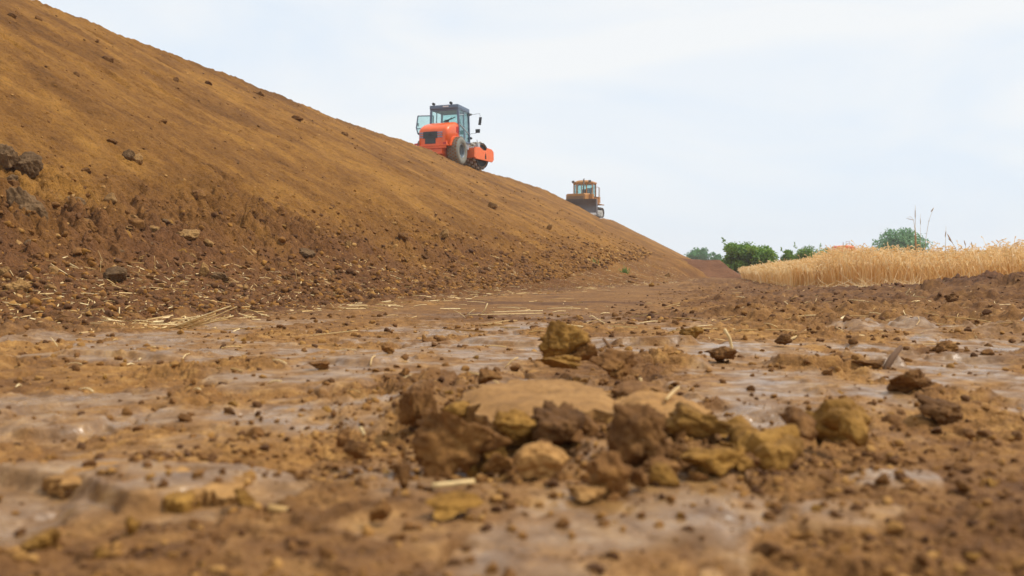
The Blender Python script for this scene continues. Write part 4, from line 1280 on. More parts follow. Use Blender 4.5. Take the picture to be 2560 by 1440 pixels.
# ------------------------------------------------------------------ wheat
FRONT = [(1858, 54), (1868, 44), (1885, 36), (1915, 27.5), (1945, 23), (1990, 20.6), (2050, 20), (2150, 19), (2300, 17.6), (2450, 16.4), (2600, 15.6), (2850, 14.5), (3400, 12.5)]
FP = np.array([(CAM + ray(np.array(float(p)), np.array(680.0)) * d)[:2] for p, d in FRONT])
def wheat():
    r = np.random.default_rng(9)
    seg = np.diff(FP, axis=0)
    L = np.hypot(seg[:, 0], seg[:, 1])
    nrm = np.stack([seg[:, 1], -seg[:, 0]], -1) / L[:, None]      # left edge runs towards the camera
    for i in range(len(nrm)):
        if nrm[i] @ np.array([0.5, 0.87]) < 0: nrm[i] = -nrm[i]
    def along(n, t0, t1, pw=1.0):
        k = r.choice(len(L), n, p=L / L.sum())
        u, t = r.random(n), t0 + (t1 - t0) * r.random(n) ** pw
        return FP[k] + seg[k] * u[:, None] + nrm[k] * t[:, None], t
    B1, t1 = along(13000, -0.12, 0.9)
    B2, t2 = along(11000, 0.8, 5.0)
    n3 = 12000
    y = 16 + 60 * r.random(n3) ** 1.3
    B3 = np.stack([1.0 + 32 * r.random(n3), y], -1)
    poly = np.vstack([FP, [[60, 15], [60, 80], [FP[0, 0] + 0.6, 80]]])
    ins = np.zeros(n3, bool)
    j = len(poly) - 1
    for i in range(len(poly)):
        c = ((poly[i, 1] > B3[:, 1]) != (poly[j, 1] > B3[:, 1])) & (B3[:, 0] < (poly[j, 0] - poly[i, 0]) * (B3[:, 1] - poly[i, 1]) / (poly[j, 1] - poly[i, 1] + 1e-9) + poly[i, 0])
        ins ^= c
        j = i
    B3 = B3[ins]
    B = np.vstack([B1, B2, B3])
    n = len(B)
    X, Y = B[:, 0], B[:, 1]
    gz = ground_z(X, Y)[0]
    H = 0.755 + 0.05 * fbm(X * .7, Y * .7, 3, 131) + r.normal(size=n) * .065
    short = sst(2.1, 1.8, X) * sst(90, 60, Y)
    far = sst(21, 33, Y)
    H = H - far * .08
    H = H * (1 - short) + short * (.54 + .03 * r.normal(size=n))
    pxd = (X * RT[0] + Y * RT[1]) / (X * FW0[0] + Y * FW0[1]) * F + 1280
    right = sst(2180, 2330, pxd) * sst(30, 20, Y)
    H = H - right * .06 + sst(2440, 2540, pxd) * .05
    edge = np.concatenate([sst(.5, -.1, t1), np.zeros(n - len(t1))])
    lean = r.normal(size=(n, 2)) * (.03 + .07 * edge + .10 * right)[:, None] * H[:, None] + np.array([-.04, -.02])
    H = H * (1 - .3 * edge * r.random(n))
    z0 = np.stack([X, Y, gz - .02], -1)
    z1 = np.stack([X + lean[:, 0] * .35, Y + lean[:, 1] * .35, gz + H * .5], -1)
    z2 = np.stack([X + lean[:, 0], Y + lean[:, 1], gz + H * .88], -1)
    nod = r.uniform(0, 6.28, n)
    nd_ = np.stack([np.cos(nod), np.sin(nod)], -1) * (.03 + .05 * r.random(n))[:, None]
    z3 = np.stack([z2[:, 0] + nd_[:, 0], z2[:, 1] + nd_[:, 1], gz + H * (.93 + .09 * r.random(n))], -1)
    z4 = np.stack([z3[:, 0] + nd_[:, 0], z3[:, 1] + nd_[:, 1], z3[:, 2] + .02 - .05 * r.random(n)], -1)
    a = r.uniform(0, 6.28, n)
    side = np.stack([np.cos(a), np.sin(a), 0 * a], -1)
    w = (.0032 + .0018 * r.random(n) + .00012 * Y)[:, None] * side
    e1 = (.008 + .003 * r.random(n) + .0001 * Y)[:, None]
    perp = np.stack([-np.sin(nod), np.cos(nod), 0 * nod], -1)
    upv = np.array([0, 0, 1.0])
    V = [z0 - w, z0 + w, z1 - w, z1 + w, z2 - w * .8, z2 + w * .8, z3 - w * .5, z3 + w * .5]
    m34 = z3 * .5 + z4 * .5
    V += [z2 * .35 + z3 * .65, m34 - perp * e1, m34 + perp * e1, z4 + nd_[:, :1] * 0, m34 - upv * e1, m34 + upv * e1]
    # one dead leaf
    lb = z1 * .4 + z2 * .6
    la = r.uniform(0, 6.28, n)
    ld = np.stack([np.cos(la), np.sin(la), 0 * la], -1)
    lp = np.stack([-np.sin(la), np.cos(la), 0 * la], -1) * .005
    lm = lb + ld * .06 + upv * .05
    le = lm + ld * (.05 + .07 * r.random(n))[:, None] - upv * (.03 + .10 * r.random(n))[:, None]
    V += [lb - lp, lb + lp, lm - lp, lm + lp, le - lp * .3, le + lp * .3]
    V = np.stack(V, 1)
    k = V.shape[1]
    base = (np.arange(n) * k)[:, None]
    q = np.concatenate([base + np.array([[i, i + 1, i + 3, i + 2]]) for i in (0, 2, 4)] + [base + np.array([[8, 9, 11, 10]]), base + np.array([[8, 12, 11, 13]])]
                       + [base + np.array([[i, i + 1, i + 3, i + 2]]) for i in (14, 16)])
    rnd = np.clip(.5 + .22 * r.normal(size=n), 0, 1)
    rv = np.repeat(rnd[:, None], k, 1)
    rv[:, :4] -= .12  # lower stems darker: shade in the depth of the crop put into colour
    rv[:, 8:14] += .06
    o = link('wheat_field', mesh_np('wheat_field', V.reshape(-1, 3), q, {'rnd': np.clip(rv, 0, 1).ravel()}, False), M_WHEAT)
    tag(o, 'field of ripe golden wheat standing along the right side of the track', 'wheat', kind='stuff')
    # stalks trampled flat along the edge
    n = 1300
    px = np.where(r.random(n) < .8, r.uniform(2150, 2520, n), r.uniform(1860, 2560, n))
    dd = np.interp(px, [p for p, _ in FRONT], [d for _, d in FRONT]) - r.uniform(-.25, 1.35, n)
    P = CAM + ray(px, np.full(n, 680.0)) * dd[:, None]
    P[:, 2] = ground_z(P[:, 0], P[:, 1])[0] + .02
    A = r.uniform(0, 6.28, n)
    Ls = .12 + .42 * r.random(n) ** 1.5
    T = np.clip(r.exponential(.22, n), 0, 1.1)
    Q = P + np.stack([np.cos(A) * np.cos(T) * Ls, np.sin(A) * np.cos(T) * Ls, np.sin(T) * Ls], -1)
    Q[:, 2] = np.maximum(Q[:, 2], ground_z(Q[:, 0], Q[:, 1])[0] + .03)
    V, Fq = ribbons(P, Q, .003 + .0022 * r.random(n), r, .5)
    o = link('flattened_straw', mesh_np('flattened_straw', V, Fq, {'rnd': np.repeat(np.clip(.55 + .35 * r.random(n), 0, 1), 6)}, False), M_WHEAT)
    tag(o, 'trampled straw lying flat between the standing wheat and the dark windrow', 'straw', kind='stuff')
wheat()

# tall grasses above the crop
M_SEDGE = plain('dry_grass', (0.50, 0.36, 0.19), 0.7, 0.2)
M_HEAD = plain('grass_head', (0.42, 0.28, 0.15), 0.8, 0.2)
def tall_grass(label, pts, d, r0, heads):
    P = [gp(x, y, d) for x, y in pts]
    g = ground_z(np.array([P[0][0]]), np.array([P[0][1]]))[0][0]
    P[0][2] = min(P[0][2], g)
    root = empty('tall_grass', tuple(P[0]))
    tag(root, label, 'grass', 'tall dry grasses above the wheat')
    L = [p - P[0] for p in P]
    n = len(L)
    MB().tube(L, [r0 * (1 - .7 * i / (n - 1)) for i in range(n)], 6).build('stem', M_SEDGE, root, smooth=True)
    for (x0, y0, x1, y1, w) in heads:
        a, b = gp(x0, y0, d) - P[0], gp(x1, y1, d) - P[0]
        MB().tube([a, a * .7 + b * .3, a * .3 + b * .7, b], [w * .4, w, w * .8, w * .2], 8).build('seed_head', M_HEAD, root, smooth=True)
tall_grass('tallest upright dry grass stem with a narrow head in front of the tree', [(2291, 700), (2289, 640), (2288, 560), (2288, 513)], 18.5, .008, [(2288, 548, 2288, 520, .008)])
tall_grass('thick brown reed like stem with a broad lower sheath in front of the tree', [(2292, 700), (2290, 660), (2289, 590), (2288, 565)], 18.4, .013, [(2290, 630, 2288, 570, .018)])
tall_grass('stem with a drooping thin head left of the tallest stem', [(2294, 700), (2291, 600), (2284, 550), (2276, 541), (2266, 546)], 18.6, .005, [(2284, 550, 2266, 546, .006)])
tall_grass('faint upright grass stem just right of the tallest stem', [(2302, 700), (2301, 600), (2301, 535)], 18.7, .005, [(2301, 562, 2301, 545, .006)])
tall_grass('grass stem leaning right with an oblong head at its tip', [(2308, 690), (2314, 600), (2322, 552), (2334, 520)], 18.3, .005, [(2327, 530, 2335, 519, .009), (2322, 554, 2323, 550, .007)])
tall_grass('short upright grass stem with a narrow head right of the tree', [(2362, 690), (2363, 620), (2365, 565)], 17.8, .006, [(2363, 592, 2365, 577, .009)])
tall_grass('drooping grass with a pale open head right of the short upright stem', [(2396, 660), (2388, 618), (2378, 603), (2368, 584)], 17.6, .006, [(2379, 605, 2368, 584, .012), (2382, 607, 2370, 596, .008)])
tall_grass('small grass head leaning left above the right part of the crop', [(2420, 660), (2414, 615), (2410, 600)], 17.4, .005, [(2414, 614, 2410, 600, .009)])
tall_grass('small grass head right of the left leaning one above the crop', [(2432, 660), (2431, 620), (2428, 604)], 17.4, .005, [(2432, 620, 2428, 604, .009)])

# ------------------------------------------------------------------ trees and bushes
M_BARK = plain('bark', (0.11, 0.07, 0.045), 0.9, 0.1)
LEAF_BUSH = leaf_mat('hawthorn_leaf', [(0, (0.07, 0.155, 0.014)), (0.5, (0.17, 0.31, 0.03)), (1, (0.36, 0.48, 0.075))], 0.35)
LEAF_TREE = leaf_mat('willow_leaf', [(0, (0.06, 0.17, 0.07)), (0.5, (0.13, 0.30, 0.12)), (1, (0.24, 0.42, 0.19))])
LEAF_FAR = leaf_mat('far_leaf', [(0, (0.025, 0.13, 0.035)), (0.5, (0.06, 0.23, 0.06)), (1, (0.11, 0.32, 0.09))])
def foliage(name, label, cat, px0, px1, pytop, pybase, d, leaf, size, n, seed, trunk=0.3, clumps=26, shape='round', zbase=None, wisps=0, lean=0.0):
    r = np.random.default_rng(seed)
    base = gp((px0 + px1) / 2, pybase, d)
    zb = base[2] if zbase is None else zbase
    W = (px1 - px0) / F * d
    H = (pybase - pytop) / F * d + (base[2] - zb)
    root = empty(name, (base[0], base[1], zb))
    tag(root, label, cat)
    C, R = [], []
    for i in range(clumps):
        while True:
            p = r.uniform(-1, 1, 3)
            if shape == 'round':
                if np.linalg.norm(p) < 1: break
            else:
                # left side higher, sloping off to the right
                top = 1.0 - .55 * max(0, p[0] + .3)
                if p[2] < top and abs(p[1]) < 1 and np.hypot(p[0], max(0, p[2])) < 1.12: break
        rr = r.uniform(.22, .38)
        C.append([p[0] * (W / 2) * (1 - rr * .55), p[1] * (W / 2.2) * .75, H * (trunk * .6 + (1 - trunk * .6) * (p[2] * (1 - rr) + 1) / 2)])
        R.append(rr * min(W, H) * .62)
    C, R = np.array(C), np.array(R)
    k = r.choice(clumps, n, p=R ** 2 / (R ** 2).sum())
    off = r.normal(size=(n, 3))
    off /= np.linalg.norm(off, axis=1)[:, None]
    P = C[k] + off * (R[k] * r.random(n) ** .55)[:, None] * np.array([1.15, 1.15, .85])
    P += off * (r.random(n) < .06)[:, None] * R[k][:, None] * .35
    P[:, 2] = np.clip(P[:, 2], .02, None)
    if wisps:
        for wq in range(wisps):
            a0 = C[r.integers(clumps)] if wq else np.array([-W * .46, 0, H * .8])
            L = r.uniform(.10, .24) * H
            m = 22
            t = np.sort(r.random(m)) * 1.0
            dx_, dy_ = r.normal() * .05 * W, r.normal() * .03 * W
            P = np.vstack([P, a0 + np.stack([r.normal(size=m) * .035 * W * (1 - t) + dx_ * t, r.normal(size=m) * .03 * W * (1 - t) + dy_ * t, t * L + R.mean() * .35], -1)])
    n = len(P)
    nn = off if len(off) == n else np.vstack([off, r.normal(size=(n - len(off), 3))])
    nn = nn + r.normal(size=(n, 3)) * .7 + np.array([0, 0, .3])
    nn /= np.linalg.norm(nn, axis=1)[:, None]
    u = np.cross(nn, r.normal(size=(n, 3)))
    u /= np.linalg.norm(u, axis=1)[:, None]
    v = np.cross(nn, u)
    s = (size * (.6 + .8 * r.random(n)))[:, None]
    V = np.stack([P - u * s, P + v * s * .5, P + u * s, P - v * s * .5], 1).reshape(-1, 3)
    Fq = np.arange(n * 4).reshape(-1, 4)
    rnd = np.clip(.45 + .2 * r.normal(size=n) + .25 * r.normal(size=clumps)[np.concatenate([k, np.zeros(n - len(k), int)])] * .7, 0, 1)
    link('crown', mesh_np('crown', V, Fq, {'rnd': np.repeat(rnd, 4)}, False), leaf, root)
    b = MB()
    t0 = H * (trunk + .12)
    b.tube([(0, 0, -.3), (.02 * W, 0, t0 * .5), (0, 0, t0)], [.045 * W, .035 * W, .028 * W], 8)
    for i in r.choice(clumps, min(12, clumps), replace=False):
        c = C[i]
        st = np.array([0, 0, t0 * r.uniform(.45, 1)])
        b.tube([st, st * .5 + c * .5 + np.array([0, 0, .06 * H]), c], [.02 * W, .013 * W, .004 * W], 6)
    b.build('trunk', M_BARK, root, smooth=True)
    return root
foliage('hawthorn_bush', 'big dense green bush standing behind the end of the track, left of the wheat', 'bush', 1810, 1940, 596, 684, 78, LEAF_BUSH, .115, 16000, 3, .05, 44, 'slope', zbase=-.05, wisps=7)
foliage('bush', 'small airy bush between the big bush and the low wide bush', 'bush', 1952, 1992, 616, 670, 88, LEAF_BUSH, .095, 2600, 4, .05, 18, zbase=-.05, wisps=4)
foliage('bush', 'low wide green bush behind the middle of the wheat', 'bush', 1984, 2068, 610, 672, 90, LEAF_BUSH, .10, 6500, 5, .05, 26, zbase=-.05, wisps=1)
foliage('bush', 'scrawny thin bush at the right end of the low wide bush', 'bush', 2050, 2098, 608, 668, 92, LEAF_BUSH, .09, 2000, 6, .05, 16, zbase=-.05, wisps=5)
foliage('tree', 'tall rounded grey green tree rising behind the wheat at the right', 'tree', 2184, 2314, 560, 672, 150, LEAF_TREE, .21, 10500, 8, .12, 46, zbase=-.1)
foliage('bush', 'faint low bush just left of the tall rounded tree', 'bush', 2128, 2176, 614, 665, 150, LEAF_TREE, .14, 900, 12, .05, 14, zbase=-.1, wisps=3)
foliage('tree', 'far round topped green tree seen over the low dark bank', 'tree', 1714, 1780, 614, 668, 230, LEAF_FAR, .24, 5200, 9, .1, 26, zbase=-.1)
foliage('tree', 'smaller far tree right of the round topped far tree', 'tree', 1764, 1806, 622, 668, 235, LEAF_FAR, .24, 3200, 10, .1, 18, zbase=-.1)
foliage('tree', 'far tree crown just showing beside the falling end of the embankment', 'tree', 1655, 1696, 618, 668, 300, LEAF_FAR, .24, 2200, 11, .1, 18, zbase=-.1)

# ------------------------------------------------------------------ machines
M_ORANGE = plain('orange_paint', (0.85, 0.115, 0.008), 0.36, 0.5, var=0.08, coat=0.25, dirt=((0.50, 0.22, 0.09), 0.52, 0.35))
M_ORANGE2 = plain('sunlit_dusty_orange_paint', (0.86, 0.17, 0.045), 0.5, 0.5, var=0.08, dirt=((0.55, 0.28, 0.14), 0.5, 0.35))  # paler orange: sun and haze on the drum frame put into colour, plus dust
M_CAB = plain('blue_grey_paint', (0.12, 0.17, 0.25), 0.45, 0.5, var=0.1)
M_BLACK = plain('black_plastic', (0.022, 0.022, 0.024), 0.5, 0.4)
M_GRILLE = plain('dark_grey_grille', (0.035, 0.04, 0.045), 0.5, 0.5)
M_SLAT = plain('blue_grey_slat', (0.22, 0.29, 0.40), 0.4, 0.5)
M_TYRE = plain('dusty_rubber', (0.21, 0.21, 0.18), 0.85, 0.2, dirt=((0.27, 0.18, 0.10), 0.5, 0.5))
M_TREAD = plain('muddy_tread', (0.24, 0.125, 0.055), 0.9, 0.2, var=.25)
M_RIM = plain('grey_rim', (0.20, 0.24, 0.27), 0.5, 0.5)
M_STEELMUD = plain('muddy_drum', (0.30, 0.17, 0.07), 0.75, 0.3, dirt=((0.13, 0.08, 0.045), 0.5, 0.7))
M_PAD = plain('worn_pad_steel', (0.45, 0.40, 0.34), 0.5, 0.5, dirt=((0.27, 0.15, 0.07), 0.5, 0.6))
M_DRUMEND = plain('black_drum_end', (0.02, 0.02, 0.02), 0.7, 0.3)
M_GLASS = glass_mat('tinted_glass', (0.74, 0.88, 0.87), 0.14)
M_WHITE = plain('white_decal', (0.75, 0.72, 0.70), 0.4, 0.5)
M_RED = plain('red_lens', (0.55, 0.02, 0.015), 0.3, 0.5)
M_SEAT = plain('dark_seat_cloth', (0.05, 0.055, 0.06), 0.9, 0.2)
M_SILVER = plain('light_grey_paint', (0.42, 0.46, 0.50), 0.45, 0.5)
def wheel_mesh(cx, cy, cz, R, w, out, root):
    """tyre with diamond tread, rim as its own part; out = +1 or -1 side of the visible face"""
    h = w / 2
    b = MB()
    b.lathe([(R * .52, -h * .80), (R * .60, -h * .97), (R * .82, -h), (R * .95, -h * .9), (R, -h * .7), (R, h * .7), (R * .95, h * .9), (R * .82, h), (R * .60, h * .97), (R * .52, h * .80)], (cx, cy, cz), 48)
    t = b.build('tyre', M_TYRE, root, smooth=True)
    lg = MB()
    for i in range(26):
        for j, yy in enumerate((-.62, -.2, .22, .62)):
            a = 2 * math.pi * (i + .5 * (j % 2)) / 26
            c = Vector((cx + math.cos(a) * R * 1.0, cy + yy * h, cz + math.sin(a) * R * 1.0))
            M = Matrix.Rotation(-a, 4, 'Y') @ Matrix.Rotation(math.radians(45), 4, 'X')
            lg.box(c, (.055, h * .29, h * .29), M)
    lg.build('tread_lugs', M_TREAD, t)
    rm = MB()
    o = out
    rm.lathe([(R * .53, o * h * .82), (R * .50, o * h * .86), (R * .47, o * h * .8), (R * .46, o * h * .35), (R * .40, o * h * .3), (R * .38, o * h * .05), (R * .2, o * h * .0), (R * .18, o * h * .18), (.001, o * h * .18)], (cx, cy, cz), 40)
    for i in range(8):
        a = 2 * math.pi * i / 8
        rm.cyl((cx + math.cos(a) * R * .29, cy + o * h * .02, cz + math.sin(a) * R * .29), (cx + math.cos(a) * R * .29, cy + o * h * .12, cz + math.sin(a) * R * .29), R * .03, 8)
    rm.build('rim', M_RIM, t, smooth=False)
    return t

def hood_section(x, hw, z0, z1, rad, n=7):
    pts = [(x, -hw, z0)]
    for i in range(n):
        a = math.pi - (math.pi / 2) * i / (n - 1)
        pts.append((x, -hw + rad + rad * math.cos(a), z1 - rad + rad * math.sin(a)))
    for i in range(n):
        a = math.pi / 2 - (math.pi / 2) * i / (n - 1)
        pts.append((x, hw - rad + rad * math.cos(a), z1 - rad + rad * math.sin(a)))
    pts.append((x, hw, z0))
    return pts

def roller():
    con = gp(1143, 412, 59.5)           # where the right rear tyre stands
    rz = math.radians(90 - 9.0)
    root = empty('soil_roller', (0, 0, 0), (0, 0, rz))
    root.scale = (1.0, 1.13, 1.07)
    off = Matrix.Rotation(rz, 3, 'Z') @ Vector((0, -1.04, 0))
    root.location = (con[0] - off[0], con[1] - off[1], con[2] - .01)
    tag(root, 'bright orange soil roller with dark cab and open door on the crest of the bank', 'roller')
    # rear body
    hd = MB()
    secs = [(-1.22, .72, 1.00, 1.74, .10), (-1.20, .80, 1.0, 1.88, .16), (-1.12, .85, 1.0, 2.0, .2), (-.95, .87, 1.0, 2.13, .24), (-.7, .88, 1.0, 2.25, .26), (-.3, .88, 1.0, 2.36, .28), (.1, .87, 1.0, 2.45, .28), (.36, .86, 1.0, 2.49, .28)]
    hd.loft([hood_section(*s) for s in secs])
    hood = hd.build('hood', M_ORANGE, root, smooth=True)
    hood.data.polygons.foreach_set('use_smooth', [len(p.vertices) == 4 for p in hood.data.polygons])
    # side louvres near the cab
    lv = MB()
    for i in range(7):
        lv.box((.0 + i * .045, -.875, 2.0), (.02, .014, .34))
    lv.build('louvre_panel', M_RED, hood)
    # grille on the rear face
    g = MB()
    g.box((-1.235, .14, 1.60), (.03, .84, .38))
    g.box((-1.232, .14, 1.27), (.03, .62, .32))
    gr = g.build('grille', M_GRILLE, root, .01)
    for z in (1.72, 1.60, 1.48):
        MB().box((-1.235, -.42, z), (.05, .30, .06), Matrix.Rotation(math.radians(-6), 4, 'Z')).build('slat', M_SLAT, gr, .008)
        MB().box((-1.235, .68, z), (.05, .22, .06), Matrix.Rotation(math.radians(6), 4, 'Z')).build('slat', M_SLAT, gr, .008)
    dk = MB()
    for z in (1.66, 1.55, 1.46):
        dk.box((-1.253, .14, z), (.014, .55, .02))
    dk.build('grille_bars', M_BLACK, gr)
    MB().cyl((-1.25, .14, 1.615), (-1.27, .14, 1.615), .105, 24).build('emblem', M_BLACK, gr)
    # bumper and frame
    bp = MB()
    bp.box((-1.28, .10, .99), (.12, 2.06, .06))
    bp.box((-1.26, .10, .90), (.10, 1.8, .12))
    bp.build('bumper', M_ORANGE, root, .015)
    for y in (-.72, .96):
        MB().box((-1.25, y, 1.11), (.06, .20, .10)).build('tail_light', M_RED, root, .01)
    br = MB().bar((-1.3, -.86, .98), (-1.22, -.80, 1.2), .05, .05).box((-1.2, -.6, 1.19), (.1, .46, .04))
    br.build('light_bracket', M_ORANGE, root)
    ch = MB().box((-.45, 0, .78), (1.5, 1.05, .5)).prism([(-1.1, .55), (-.6, .38), (.3, .38), (1.3, .55), (1.3, 1.0), (-1.1, 1.0)], -.5, .5)
    ch.box((.3, -.68, 1.12), (1.5, .3, .18))
    ch.build('chassis', M_ORANGE, root, .02)
    fd = MB().prism([(-.98, 1.02), (-.8, 1.36), (-.45, 1.58), (.3, 1.66), (.95, 1.6), (1.0, 1.45), (.3, 1.60), (-.3, 1.5), (-.6, 1.30), (-.8, 1.0)], -.92, -.79)
    fd.build('fender', M_ORANGE, root, .01)
    wheel_mesh(0, -.92, .78, .78, .66, -1, root)
    wheel_mesh(0, .92, .78, .78, .66, 1, root)
    # cab
    x0, x1, hw0, hw1, zb, zt = .42, 1.95, .86, .80, 1.42, 3.28
    cf = MB()
    P = lambda x, s, z: Vector((x, s * (hw0 + (hw1 - hw0) * (z - zb) / (zt - zb)), z))
    for x in (x0, x1):
        for s in (-1, 1):
            cf.bar(P(x, s, zb), P(x + (.10 if x == x1 and False else 0), s, zt), .11 if x == x0 else .08, .11, (0, 1, 0))
    for s in (-1, 1):
        cf.bar(P(x0, s, zb + .02), P(x1, s, zb + .02), .08, .10)
        cf.bar(P(x0, s, zt - .03), P(x1, s, zt - .03), .08, .08)
        cf.bar(P(1.2, s, zb), P(1.2, s, zt), .05, .05, (0, 1, 0))
    for x in (x0, x1):
        cf.bar(P(x, -1, zb + .02), P(x, 1, zb + .02), .08, .10)
        cf.bar(P(x, -1, zt - .05), P(x, 1, zt - .05), .08, .12)
    cabf = cf.build('cab_frame', M_CAB, root, .012)
    rf = MB()
    rf.loft([[(x0 - .12, -.86, z), (x1 + .10, -.84, z - dz), (x1 + .10, .84, z - dz), (x0 - .12, .86, z)] for z, dz in ((3.27, .04), (3.50, .06))])
    roof = rf.build('roof', M_CAB, root, .04)
    for y in (.62, -.42):
        MB().tube([(x0 - .06, y, 3.46), (x0 - .08, y, 3.57)], .035, 8).cyl((x0 - .16, y, 3.58), (x0 - .02, y, 3.58), .075, 14).build('work_lamp', M_BLACK, roof)
    MB().box((x0 - .125, -.12, 3.40), (.015, .34, .07)).build('roof_decal', M_WHITE, roof)
    # panes
    def pane(name, a, b, c, d, th=.012):
        a, b, c, d = [Vector(q) for q in (a, b, c, d)]
        n = (b - a).cross(d - a).normalized() * th
        return MB().loft([[a, b, c, d], [a + n, b + n, c + n, d + n]]).build(name, M_GLASS, root)
    e = .05
    pane('rear_window', P(x0, -.92, zb + .1), P(x0, .92, zb + .1), P(x0, .92, zt - .1), P(x0, -.92, zt - .1))
    pane('windscreen', P(x1, -.92, zb + .1), P(x1, .92, zb + .1), P(x1, .92, zt - .1), P(x1, -.92, zt - .1))
    pane('side_window', P(x0 + .06, -1, zb + .07), P(1.17, -1, zb + .07), P(1.17, -1, zt - .08), P(x0 + .06, -1, zt - .08))
    dr = pane('side_door', P(1.23, -1, zb + .07), P(x1 - .05, -1, zb + .07), P(x1 - .05, -1, zt - .08), P(1.23, -1, zt - .08))
    rails = MB()
    rails.bar(P(x0, -1.02, 2.92), P(1.2, -1.02, 3.0), .03, .03)
    rails.bar(P(x0, -1.03, 2.42), P(x1, -1.03, 1.95), .03, .03)
    rails.bar(P(1.28, -1.03, 1.62), P(1.28, -1.03, 2.0), .02, .03, (0, 1, 0))
    rails.build('handrail', M_SILVER, dr)
    # dark wall behind the hood, floor, seat, steering wheel
    iw = MB().box((x0 + .02, 0, 1.52), (.06, 1.6, .55)).box((1.15, 0, 1.40), (1.5, 1.62, .10)).box((x0 + .03, -.70, 1.80), (.08, .20, .9))
    iw.build('cab_floor', M_BLACK, root, .01)
    st = MB().box((1.0, 0, 1.82), (.5, .52, .14)).box((.76, 0, 2.18), (.14, .5, .66), Matrix.Rotation(math.radians(-8), 4, 'Y')).box((.72, 0, 2.60), (.1, .28, .2)).box((1.0, 0, 1.6), (.34, .34, .32))
    st.build('seat', M_SEAT, root, .05)
    sw = MB()
    sw.tube([(1.55 + .16 * math.sin(t) * .5, .2 * math.cos(t), 2.22 + .2 * math.sin(t) * .75) for t in np.linspace(0, 6.283, 21)], .018, 8, False)
    sw.tube([(1.75, 0, 1.5), (1.66, 0, 1.95), (1.55, 0, 2.22)], .035, 8)
    sw.box((1.78, 0, 1.85), (.2, .5, .4))
    sw.build('steering_column', M_BLACK, root)
    wp = MB().bar((x0 - .03, .12, 2.52), (x0 - .03, -.46, 2.74), .02, .03).bar((x0 - .035, -.12, 2.55), (x0 - .035, -.66, 2.78), .015, .04)
    wp.build('wiper', M_BLACK, root)
    dc = MB().prism([(.40, 1.52), (.47, 1.78), (.50, 1.78), (.50, 1.52)], -.9, -.86).box((x0 - .055, -.76, 1.65), (.03, .26, .26))
    plate = dc.build('decal_plate', M_WHITE, root)
    MB().box((x0 - .072, -.73, 1.66), (.01, .03, .12)).box((x0 - .072, -.79, 1.66), (.01, .03, .12)).box((x0 - .072, -.76, 1.70), (.01, .05, .025)).build('decal_mark', M_BLACK, plate)
    # open door on the far side, swung out square to the cab
    dmb = MB()
    y0, y1 = .92, 1.92
    xd = x0 + .55
    pts = [(xd, y0, 3.02), (xd, y1 - .06, 3.06), (xd, y1 + .04, 2.38), (xd, y1 - .06, 2.02), (xd, y0 + .25, 1.5), (xd, y0, 1.5)]
    for i in range(len(pts)):
        dmb.bar(pts[i], pts[(i + 1) % len(pts)], .055, .05, (1, 0, 0))
    dmb.bar((xd, y0, 2.30), (xd, y1 + .03, 2.32), .05, .05, (1, 0, 0))
    door = dmb.build('open_door', M_CAB, root)
    gl = MB().loft([[(xd - .006, p[1], p[2]) for p in pts], [(xd + .006, p[1], p[2]) for p in pts]])
    gl.build('door_glass', M_GLASS, door)
    MB().box((xd - .03, y1 - .08, 2.55), (.04, .04, .18)).box((xd, y1 - .22, 2.02), (.05, .3, .10)).build('door_handle', M_BLACK, door)
    # mirrors
    m1 = MB().tube([(x1 + .02, -.84, 3.2), (x1 + .10, -1.0, 3.12), (x1 + .15, -1.42, 3.16), (x1 + .15, -1.46, 2.98)], .012, 6).box((x1 + .15, -1.45, 2.72), (.05, .15, .46), Matrix.Rotation(math.radians(8), 4, 'X'))
    m1.build('mirror', M_GRILLE, root, .01)
    m2 = MB().tube([(x1 + .0, -.88, 1.98), (x1 + .05, -1.25, 2.02)], .012, 6).box((x1 + .05, -1.35, 2.14), (.05, .26, .22))
    m2.build('mirror', M_GRILLE, root, .01)
    MB().tube([(x1, -.82, 3.1), (x1 + .12, -.95, 3.13)], [.09, .05], 10).build('work_lamp', M_GRILLE, root)
    MB().cyl((x1 + .02, -.92, 1.74), (x1 + .10, -.95, 1.74), .07, 10).build('work_lamp', M_GRILLE, root)
    sk = MB().prism([(x0 + .3, 1.42), (x1, 1.42), (x1 - .05, 1.05), (x0 + .55, 1.12)], -.84, -.80)
    sk.build('step_panel', M_SILVER, root, .01)
    # drum module, steered a little
    A = Vector((1.75, 0, 0))
    S = Matrix.Translation(A) @ Matrix.Rotation(math.radians(-9), 4, 'Z') @ Matrix.Translation(-A)
    def sm(b):
        b.v = [tuple(S @ Vector(v)) for v in b.v]
        return b
    dx, R, hw = 3.25, .74, .98
    d = MB().lathe([(R * .30, -hw + .10), (R * .86, -hw + .10), (R * .9, -hw), (R, -hw), (R, hw), (R * .9, hw), (R * .86, hw - .1), (R * .30, hw - .1)], (dx, 0, .82), 56)
    drum = sm(d).build('drum', M_STEELMUD, root)
    pd = MB()
    for i in range(16):
        for j in range(9):
            a = 2 * math.pi * (i + .5 * (j % 2)) / 16
            yy = -hw + .12 + j * (2 * hw - .24) / 8
            M = Matrix.Rotation(-a + math.pi / 2, 4, 'Y')
            pd.box(Vector((dx + math.cos(a) * (R + .045), yy, .82 + math.sin(a) * (R + .045))), (.17, .15, .10), M, .72)
    sm(pd).build('drum_pads', M_PAD, drum, .008)
    de = MB().lathe([(.001, -hw + .06), (R * .86, -hw + .06), (R * .93, -hw - .005), (R * 1.02, -hw - .01), (R * 1.02, -hw + .03)], (dx, 0, .82), 48)
    sm(de).build('drum_end', M_DRUMEND, drum)
    fr = MB()
